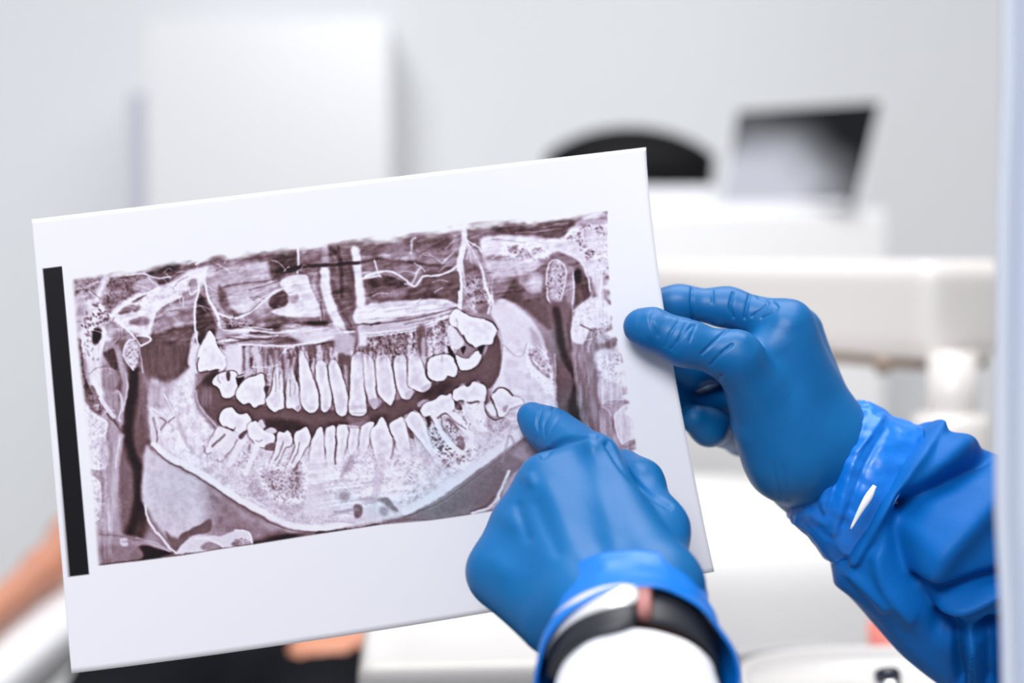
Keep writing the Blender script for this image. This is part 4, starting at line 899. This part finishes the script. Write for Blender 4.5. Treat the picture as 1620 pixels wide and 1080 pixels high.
def hand(tip_dir, base, side, spread):
    d = v3(*tip_dir); d /= np.linalg.norm(d); s = np.cross(d, (0, 0, 1.)); s /= np.linalg.norm(s)
    for i, (ln, o_) in enumerate(((.062, -1.5), (.074, -.5), (.070, .5), (.054, 1.5))):
        p0 = base+d*.028+s*o_*.0165; p1 = p0+d*ln*.55+v3(0, 0, -.006); p2 = p1+d*ln*.45+v3(0, 0, -.022)
        chain(F, f, [(p0, .0105), (p1, .0098), (p2, .0085)], .004)
    p0 = base-d*.01+s*side*.03; chain(F, f, [(p0, .013), (p0+d*.03+s*side*.014, .012), (p0+d*.055+s*side*.012, .010)], .006)
hand((.05, -1, -.03), armL[-1][0], 1, 0); hand((-.25, -1, -.05), armR[-1][0], -1, 0)
wmesh('body', F, f, M_skin, t)
F = wfield((-.62, 1.45, .44), (.02, 2.42, 1.02), .010); f = F.new()
chain(F, f, [(v3(-.30, 1.72, .63), .125), (v3(-.30, 2.02, .76), .135), (v3(-.30, 2.20, .85), .125), (v3(-.30, 2.30, .895), .075)], .06)
for s_ in (-1, 1):
    add(F, f, [(v3(-.30+s_*.09, 1.75, .64), .105), (v3(-.30+s_*.11, 2.18, .83), .095)], .05)
    add(F, f, [(v3(-.30+s_*.16, 2.20, .84), .068), (v3(-.30+s_*.222, 1.96, .80), .060)], .03)
wmesh('shirt', F, f, M_shirt, t)
F = wfield((-.62, .62, .34), (.02, 1.86, .80), .010); f = F.new()
for s_ in (-1, 1):
    chain(F, f, [(v3(-.285+s_*.085, 1.70, .63), .105), (v3(-.265+s_*.09, 1.42, .650), .086), (v3(-.265+s_*.095, 1.20, .645), .070), (v3(-.28+s_*.10, .98, .59), .062), (v3(-.30+s_*.09, .72, .53), .050)], .05)
wmesh('trousers', F, f, M_trouser, t)
for s_ in (-1, 1):
    tube('shoe', [(-.30+s_*.09, .74, .50), (-.30+s_*.09, .68, .53), (-.30+s_*.092, .655, .60), (-.30+s_*.093, .645, .655)], [.042, .046, .042, .030], M_black, t, 18)
F = wfield((-.42, 2.36, .92), (-.18, 2.63, 1.12), .007); f = F.new()
add(F, f, [(v3(-.30, 2.525, 1.002), .081), (v3(-.30, 2.53, 1.0), .081)], .02)
wmesh('hair', F, f, M_hair, t)
for s_ in (-1, 1):
    lathe('eye', (-.30+s_*.030, 2.478, 1.068), (0, -.15, 1), [(.0, -.008), (.011, -.003), (.012, .001), (.008, .006), (0, .008)], M_eye, t, 16)
    lathe('iris', (-.30+s_*.030, 2.4765, 1.0755), (0, -.15, 1), [(.0055, -.001), (.005, .0012), (0, .0015)], M_iris, t, 12)
tube('mouth', [(-.322, 2.398, 1.050), (-.30, 2.393, 1.058), (-.278, 2.398, 1.050)], [.002, .0055, .002], M_lip, t, 10)

# ------------------------------------------------------------------ the printed radiograph
def paper_px(u, v):
    x = (50+(1022-50)*u)*(1-v)+(113+(1130-113)*u)*v
    y = (347+(233-347)*u)*(1-v)+(1065+(904-1065)*u)*v
    x = x-13*np.sin(np.pi*np.clip(v, 0, 1)**.8)*u**5
    y = y+9*4*u*(1-u)*np.clip(v, 0, 1)**3
    return x, y
def paper_d(u, v): return .656+.039*u-.006*np.sin(np.pi*v)*u**3+.004*np.sin(np.pi*u)*v**2
Z0 = .0
def lines(a, b, n, tot, k):
    return np.unique(np.concatenate([np.linspace(0, a, k), np.linspace(a, b, n), np.linspace(b, 1, k)]))
us = lines(.012, .975, 720, 0, 5); vs = lines(.10, .86, 440, 0, 12)
U, VV = np.meshgrid(us, vs); px_, py_ = paper_px(U, VV); dd = paper_d(U, VV)
P3 = np.stack([(px_-810)/FX*dd, (540-py_)/FX*dd, dd], -1).reshape(-1, 3); NW = c2w(P3)
# colour of the print at each grid point
ix = np.clip(px_-X0, 0, XW-1.001); iy = np.clip(py_-Y0, 0, XH-1.001); i0, j0 = ix.astype(int), iy.astype(int); fx_, fy_ = (ix-i0)[..., None], (iy-j0)[..., None]
C_ = RGB[j0, i0]*(1-fx_)*(1-fy_)+RGB[j0, i0+1]*fx_*(1-fy_)+RGB[j0+1, i0]*(1-fx_)*fy_+RGB[j0+1, i0+1]*fx_*fy_
outside = (px_ < X0) | (py_ < Y0) | (px_ > X0+XW-1) | (py_ > Y0+XH-1); C_[outside] = WHITE
bar = np.array([(67, 425), (98, 421), (141, 908), (109, 912)], float); pxy = np.stack([px_.ravel(), py_.ravel()], 1)
sd = np.full(len(pxy), 1e9)
for i in range(4):
    a, b = bar[i], bar[(i+1) % 4]; e_ = (b-a)/np.linalg.norm(b-a); sd = np.minimum(sd, (pxy-a)@np.array((-e_[1], e_[0])))
kb = np.clip(sd/1.3+.5, 0, 1).reshape(px_.shape)[..., None]; C_ = C_*(1-kb)+np.array([17, 15, 22.])*kb
lin = np.where(C_/255 <= .04045, C_/255/12.92, ((C_/255+.055)/1.055)**2.4)*PAPER_GAIN
nr, nc = U.shape; idx = np.arange(nr*nc).reshape(nr, nc)
quads = np.stack([idx[:-1, :-1], idx[1:, :-1], idx[1:, 1:], idx[:-1, 1:]], -1).reshape(-1, 4)
# a second skin behind it closes the sheet
ub = np.linspace(0, 1, 33); vb = np.linspace(0, 1, 25)
ring = np.concatenate([idx[0, :], idx[1:, -1], idx[-1, -2::-1], idx[-2:0:-1, 0]])
me = bpy.data.meshes.new('printed_sheet')
nv = len(NW); back = NW[ring]+np.array(FW)*.0003
UB, VB = np.meshgrid(ub, vb); bx, by = paper_px(UB, VB); bd = paper_d(UB, VB)+.0003
allv = np.vstack([NW, c2w(np.stack([(bx-810)/FX*bd, (540-by)/FX*bd, bd], -1).reshape(-1, 3)), back])
ib = nv+np.arange(25*33).reshape(25, 33); qb = np.stack([ib[:-1, :-1], ib[:-1, 1:], ib[1:, 1:], ib[1:, :-1]], -1).reshape(-1, 4)
rb = nv+25*33+np.arange(len(ring)); qe = np.stack([ring, np.roll(ring, -1), np.roll(rb, -1), rb], 1)
Q = np.vstack([quads, qb, qe]).astype(np.int32)
me.vertices.add(len(allv)); me.vertices.foreach_set('co', allv.astype(np.float32).ravel())
me.loops.add(Q.size); me.loops.foreach_set('vertex_index', Q.ravel()); me.polygons.add(len(Q)); me.polygons.foreach_set('loop_start', np.arange(0, Q.size, 4, dtype=np.int32))
me.update(calc_edges=True); me.polygons.foreach_set('use_smooth', [True]*len(me.polygons))
ca = me.color_attributes.new('print', 'FLOAT_COLOR', 'POINT'); cc = np.ones((len(allv), 4), np.float32)
wl = (WHITE/255)**2.2*PAPER_GAIN; cc[:, :3] = wl; cc[:nv, :3] = lin.reshape(-1, 3); ca.data.foreach_set('color', cc.ravel())
m = bpy.data.materials.new('print_paper'); m.use_nodes = True; nt = m.node_tree; b = nt.nodes['Principled BSDF']; b.inputs['Roughness'].default_value = .5; b.inputs['Specular IOR Level'].default_value = .2
an = nt.nodes.new('ShaderNodeVertexColor'); an.layer_name = 'print'; nt.links.new(an.outputs[0], b.inputs['Base Color'])
me.materials.append(m)
tag(link(bpy.data.objects.new('xray_print', me)), 'white sheet printed with a panoramic tooth radiograph, held in the blue gloves', 'x-ray print')

# ------------------------------------------------------------------ the hand that holds the sheet (right arm, blue gown)
pr = lambda x, y, d, r: (cp(x, y, d), r/FX*d)
t = thing('person', 'person in blue gown sleeve and blue glove pinching the right edge of the sheet', 'person', at(1300, 730, .71))
F = Field(cp(985, 880, .66)-.012, cp(1400, 420, .80)+.012, .00062)
F = Field((cp(985, 900, .80)[0]*0+cp(985, 540, .62)[0]-.0, cp(810, 905, .78)[1], .62), (cp(1400, 540, .78)[0], cp(810, 430, .78)[1], .80), .00062)
palm = F.new()
iM, mM, rM, pM = pr(1247, 513, .700, 35), pr(1256, 530, .722, 32), pr(1256, 562, .744, 30), pr(1248, 602, .764, 28)
W1, W2 = pr(1300, 698, .712, 58), pr(1288, 745, .722, 58)
CMC = pr(1250, 722, .700, 50); TM = pr(1166, 566, .677, 38)
for tr in ((iM, W1, mM), (mM, W1, W2), (mM, W2, rM), (rM, W2, pM)): add(F, palm, list(tr), .010)
add(F, palm, [CMC, W1], .012); add(F, palm, [CMC, W2], .012)
add(F, palm, [pr(1240, 560, .699, 30), CMC, W1], .012)
add(F, palm, [pr(1190, 575, .690, 30), pr(1240, 540, .698, 30), CMC], .014)      # web of the thumb
add(F, palm, [pr(1214, 665, .694, 52), CMC, pr(1190, 620, .688, 36)], .012); add(F, palm, [W1, pr(1345, 765, .716, 62)], .012); add(F, palm, [W2, pr(1340, 785, .722, 62)], .012)
chains = [
    [(pr(1012, 516, .6795, 24)), pr(1030, 520, .6785, 30), pr(1082, 542, .676, 33), TM, CMC],
    [pr(1010, 480, .7115, 20), pr(1075, 480, .7115, 26), pr(1150, 486, .709, 28), iM],
    [pr(1015, 566, .712, 22), pr(1088, 590, .722, 25), pr(1160, 575, .742, 27), mM],
    [pr(1055, 628, .713, 22), pr(1096, 646, .735, 27), pr(1165, 622, .757, 30), rM],
    [pr(1098, 662, .716, 23), pr(1122, 676, .722, 26), pr(1172, 690, .765, 27), pM]]
hs = []
for ch in chains:
    g = palm.copy()
    for a, b in zip(ch[:-1], ch[1:]): add(F, g, [a, b], .007)
    hs.append(g)
f = hs[0]
for g in hs[1:]: f = smin(f, g, .0015)
CR = [([(1036, 490), (1030, 508), (1040, 530)], 3.0, -.0006), ([(1095, 456), (1094, 480), (1097, 505)], 2.03, -0.00127), ([(1127, 460), (1127, 478)], 1.87, -0.00080),
      ([(1160, 463), (1155, 485), (1160, 502)], 2.18, -0.00115), ([(1186, 466), (1180, 490), (1178, 503)], 2.03, -0.00115), ([(1200, 470), (1215, 480), (1190, 500)], 2.03, -0.00080),
      ([(1222, 476), (1230, 490), (1205, 503)], 1.87, -0.00069), ([(1110, 560), (1140, 530), (1150, 522)], 2.03, -0.00092), ([(1124, 577), (1140, 560), (1158, 545)], 2.03, -0.00092),
      ([(1132, 600), (1142, 594)], 3, -.0010), ([(1062, 552), (1075, 535), (1095, 515)], 1.87, -0.00057), ([(1075, 506), (1062, 525), (1052, 548)], 1.87, -0.00057), ([(1085, 512), (1074, 535), (1068, 556)], 1.72, -0.00046), ([(1100, 515), (1090, 540)], 1.72, -0.00046),
      ([(1236, 505), (1250, 510)], 18, .0012), ([(1168, 532), (1175, 535)], 12, .0012),
      ([(1060, 503), (1100, 512), (1140, 514)], 5, .0004), ([(1025, 500), (1033, 515), (1030, 528)], 8, .0004),
      ([(1240, 740), (1245, 790)], 4, -.0005), ([(1222, 735), (1232, 785)], 4, -.0004)]
sdf_mesh('glove', F, f, M_glove, t, CR, (.0003, 70))
# loose glove cuff, gathered over the sleeve
axd = np.array((.84, -.53, .03))
def rg(x, y, d, r, rd, ax=axd): return (cp(x, y, d), r/FX*d, rd/FX*d, np.array(ax, float))
CF = [([(1300, 660), (1275, 720), (1285, 800)], 7, -.0016), ([(1340, 650), (1320, 700), (1300, 790)], 8, .0012), ([(1365, 655), (1335, 720), (1310, 815)], 5, -.0016),
      ([(1395, 660), (1350, 730), (1320, 840)], 6, .0014), ([(1400, 680), (1365, 745), (1335, 830)], 4, -.0013), ([(1280, 760), (1300, 820)], 5, -.0014), ([(1330, 690), (1310, 720)], 4, .0010), ([(1375, 690), (1350, 715)], 4, .0012)]
loft('glove_cuff', [rg(1298, 716, .714, 96, 70), rg(1306, 724, .714, 110, 80), rg(1314, 731, .714, 114, 86), rg(1332, 745, .714, 116, 92), rg(1352, 760, .714, 120, 98), rg(1376, 776, .715, 128, 106), rg(1384, 781, .715, 129, 108)],
     M_cuff, t, 160, CF, [(.0018, 2.0, 3, 3), (.0010, 6, 5, 9), (.0004, 14, 12, 4)], 8, False, .0010)
SF = [([(1492, 665), (1445, 730), (1400, 800), (1352, 880)], 13, 0.0047), ([(1470, 668), (1420, 735), (1370, 815), (1335, 890)], 7, -0.0041),
      ([(1570, 712), (1520, 748), (1475, 775), (1440, 800)], 15, -0.0115), ([(1440, 800), (1425, 850), (1440, 920), (1490, 990)], 22, -0.0101),
      ([(1480, 740), (1530, 700), (1570, 690)], 26, 0.0054), ([(1470, 900), (1500, 860), (1560, 800), (1590, 780)], 30, 0.0095),
      ([(1455, 925), (1500, 932), (1560, 915), (1600, 905)], 11, -0.0088), ([(1490, 965), (1530, 958), (1580, 935)], 12, 0.0074),
      ([(1490, 990), (1540, 1000), (1600, 990)], 12, -0.0081), ([(1535, 1000), (1542, 1080)], 9, 0.0081), ([(1570, 990), (1565, 1080)], 14, -0.0081), ([(1515, 1010), (1518, 1080)], 9, -0.0068),
      ([(1385, 880), (1400, 930), (1440, 980)], 10, 0.0027), ([(1345, 905), (1400, 960)], 8, 0.0027)]
loft('sleeve', [rg(1346, 754, .714, 102, 84), rg(1374, 774, .714, 116, 96), rg(1392, 790, .715, 140, 112), rg(1412, 806, .715, 151, 124), rg(1470, 845, .716, 166, 138), rg(1550, 893, .716, 183, 140), rg(1640, 950, .720, 195, 150), rg(1760, 1030, .724, 200, 155), rg(1900, 1120, .73, 205, 160)],
     M_gown, t, 240, SF, [(.004, 1.6, 5, 1), (.0010, 4, 7, 2)], 22, True)
tube('white_sliver', [at(1346, 836, .6755), at(1362, 806, .673), at(1374, 786, .672), at(1384, 768, .672)], [.0005, .0014, .0019, .0010], M_coat, t, 10)  # thin white sliver laid along the cuff hem
tube('forearm', [at(1310, 735, .715), at(1420, 810, .72), at(1640, 960, .725), at(1900, 1130, .735)], [.016, .022, .030, .034], M_skin, t, 20)

# pale curtain hanging at the far right, nearer than the sleeve
V_, F_ = [], []; nk = 64
zs = np.linspace(.004, 2.5, 70)
for z in zs:
    py = 540-FX*((z-1.1)/.47+math.tan(PITCH)); xe = 1588+min(max(py-690, 0), 420)*.055+2*math.sin(py*.013)
    x_e = (xe-810)/FX*.47
    for k in range(nk):
        q_ = k/(nk-1); am = .016+.006*math.sin(z*2.1)
        V_.append((x_e+.006*(1-math.cos(min(q_*10, 1)*math.pi/2))+.17*q_, .478+am*math.sin(q_*26+.35*math.sin(z*3))*min(1, q_*8+.15), z))
for i in range(len(zs)-1):
    for k in range(nk-1): F_.append((i*nk+k, i*nk+k+1, (i+1)*nk+k+1, (i+1)*nk+k))
o = obj('curtain', V_, F_, M_coat2); md = o.modifiers.new('cloth', 'SOLIDIFY'); md.thickness = .0025
tag(o, 'pale blue white curtain at the far right edge, covering the end of the blue sleeve', 'curtain')

# ------------------------------------------------------------------ the pointing hand (left arm, white sleeve)
t = thing('person', 'person in white sleeve and blue glove pointing at a tooth on the sheet', 'person', at(1000, 950, .58))
F = Field((cp(740, 540, .70)[0], cp(810, 1085, .66)[1], .55), (cp(1120, 540, .70)[0], cp(810, 622, .70)[1], .70), .00062)
palm = F.new()
iM, mM, rM, pM = pr(940, 727, .642, 36), pr(868, 768, .640, 33), pr(824, 832, .636, 36), pr(796, 905, .628, 44)
W1, W2 = pr(1040, 930, .590, 52), pr(930, 965, .590, 52)
for tr in ((iM, W1, mM), (mM, W1, W2), (mM, W2, rM), (rM, W2, pM)): add(F, palm, list(tr), .012)
add(F, palm, [W1, W2], .012); add(F, palm, [W1, pr(1040, 985, .572, 56)], .010); add(F, palm, [W2, pr(965, 990, .572, 56)], .010)
add(F, palm, [pr(905, 800, .652, 44), pr(860, 900, .640, 52), pr(960, 900, .625, 60)], .014)      # palm side bulk
add(F, palm, [pM, pr(870, 985, .600, 44)], .012)
CMC, TMC = pr(1042, 915, .600, 52), pr(1040, 838, .628, 46)
chains = [
    [pr(838, 656, .6775, 16), pr(850, 668, .6755, 24), pr(878, 686, .670, 32), pr(906, 706, .660, 34), iM],
    [pr(868, 768, .668, 26), pr(862, 785, .668, 30), mM],
    [pr(840, 835, .664, 28), rM],
    [pr(815, 905, .655, 30), pM],
    [pr(950, 748, .668, 25), pr(985, 745, .664, 28), pr(1014, 762, .652, 31), TMC, CMC]]
hs = []
for ch in chains:
    g = palm.copy()
    for a, b in zip(ch[:-1], ch[1:]): add(F, g, [a, b], .008)
    hs.append(g)
f = hs[0]
for g in hs[1:]: f = smin(f, g, .002)
CR = [([(858, 720), (885, 700), (905, 694), (942, 690)], 4.5, -.0022), ([(846, 640), (855, 652), (850, 672)], 2.2, -.0005), ([(862, 640), (850, 664), (852, 680)], 2.2, -.0006), ([(876, 645), (862, 670), (862, 690)], 2.4, -.0006),
      ([(890, 652), (872, 680), (868, 700)], 2.4, -.0005), ([(935, 700), (938, 706)], 12, .0012), ([(838, 756), (840, 762)], 9, .0012), ([(806, 822), (810, 828)], 16, .0012), ([(785, 890), (795, 900)], 20, .0010),
      ([(960, 702), (985, 740), (1020, 775), (1058, 800)], 4.5, -.0016), ([(936, 705), (955, 790), (975, 880)], 16, .0007), ([(870, 775), (900, 840), (940, 910)], 14, .0006), ([(905, 740), (925, 820), (950, 890)], 18, -.0005), ([(850, 800), (880, 870)], 12, -.0008),
      ([(1010, 738), (1016, 744)], 10, .0008), ([(820, 800), (835, 850)], 8, -.0008)]
sdf_mesh('glove', F, f, M_glove, t, CR, (.0003, 60))
Dn = np.array((.05, .56, .83)); Dn /= np.linalg.norm(Dn); Wc = cp(1006, 1052, .560)+Dn*.022     # wrist centre and direction towards the hand
def wr(off, r1, r2, dx=0., dy=0.): return (Wc+Dn*off+np.array((dx, dy, 0)), r1, r2, Dn)
# cuff: the rim is pulled back over the band on top and hangs lower at both sides
_, c1_, c2_ = frame(Dn)
c1_ = np.cross(Dn, (0, 0, 1.)); c1_ /= np.linalg.norm(c1_)
if c1_[0] < 0: c1_ = -c1_
c2_ = np.cross(c1_, Dn)
if c2_[1] < 0: c2_ = -c2_
V_, F_ = [], []; n = 150; rows = 22
for i in range(rows):
    t_ = i/(rows-1)
    for k in range(n):
        th = 2*math.pi*k/n; sn = math.sin(th)
        rim = -.0135-.021*max(0, 1-sn)**1.1-.0015*math.sin(3*th+1)
        off = rim+(.017-rim)*t_
        e_ = ss((off+.030)/.045)
        rad1 = .0392-.0085*e_+.0012*math.exp(-((t_-.05)/.06)**2); rad2 = .0362-.0105*e_+.0012*math.exp(-((t_-.05)/.06)**2)
        wv = 1+.022*noise.noise(Vector((math.cos(th)*3, sn*3, off*60)))+.030*noise.noise(Vector((math.cos(th)*1.6+4, sn*1.6, off*120)))
        V_.append(Wc+Dn*off+c1_*math.cos(th)*rad1*wv+c2_*sn*rad2*wv)
F_ = [(i*n+k, i*n+(k+1) % n, (i+1)*n+(k+1) % n, (i+1)*n+k) for i in range(rows-1) for k in range(n)]
o = obj('glove_cuff', c2w(np.array(V_)), F_, M_cuff, t); md = o.modifiers.new('wall', 'SOLIDIFY'); md.thickness = .0010; md.offset = -1
loft('forearm', [wr(-.26, .036, .034), wr(-.12, .030, .028), wr(-.03, .0268, .0235), wr(-.016, .0265, .0230), wr(-.006, .024, .020), wr(-.002, .014, .012)], M_skin, t, 48, (), None, 6, True)
loft('sleeve', [wr(-.0295, .0292, .0274), wr(-.031, .0308, .0290), wr(-.038, .0320, .0302), wr(-.066, .0338, .0322), wr(-.12, .040, .039), wr(-.20, .046, .046), wr(-.27, .05, .05)], M_coat, t, 96, (), [(.0016, 2.0, 4, 7)], 8, False, .0012)

# fitness band on that wrist
t = thing('wrist_band', 'charcoal fitness band with a face painted white like a reflection on the pointing wrist', 'watch', at(1000, 1000, .57))
d_ = Dn; e1 = np.cross(d_, (0, 0, 1.)); e1 /= np.linalg.norm(e1)
if e1[0] < 0: e1 = -e1
e2 = np.cross(e1, d_)
if e2[1] < 0: e2 = -e2
RB1, RB2 = .0312, .0290
def bandpt(th, off, dr=0): return Wc+d_*(off-.019)+e1*math.cos(th)*(RB1+dr)+e2*math.sin(th)*(RB2+dr)
V_, F_ = [], []; n = 96
for k in range(n):
    th = 2*math.pi*k/n
    wd = .0085
    for (o_, dr) in ((-wd, -.0008), (-wd, .0008), (-wd*.7, .0012), (wd*.7, .0012), (wd, .0008), (wd, -.0008)): V_.append(bandpt(th, o_, dr))
for k in range(n):
    for j in range(6): F_.append((k*6+j, k*6+(j+1) % 6, ((k+1) % n)*6+(j+1) % 6, ((k+1) % n)*6+j))
obj('strap', c2w(np.array(V_)), F_, M_band, t)
def tracker(name, th0, th1, wd, h0, h1, m, n=28, oc=0.):
    V_, F_ = [], []
    for k in range(n):
        s_ = k/(n-1); th = th0+(th1-th0)*s_; e_ = (1-abs(2*s_-1)**6)**.5*.55+.45
        for (o_, dr) in ((-wd*e_, h0), (-wd*e_, h1-.0007), (-wd*e_*.86, h1), (wd*e_*.86, h1), (wd*e_, h1-.0007), (wd*e_, h0)): V_.append(bandpt(th, o_+oc, dr))
    for k in range(n-1):
        for j in range(6): F_.append((k*6+j, k*6+(j+1) % 6, (k+1)*6+(j+1) % 6, (k+1)*6+j))
    F_ += [tuple(range(6)), tuple(range((n-1)*6, n*6))]
    return obj(name, c2w(np.array(V_)), F_, m, t)
R90 = math.radians
tracker('tracker_case', R90(96), R90(188), .0120, .0008, .0040, M_band, oc=-.003)
tracker('end_clasp', R90(86), R90(96.5), .0088, .0008, .0044, M_copper)
tracker('face', R90(95), R90(185), .0064, .0038, .0052, M_face, oc=.002)  # bright reflection put into the white of this face
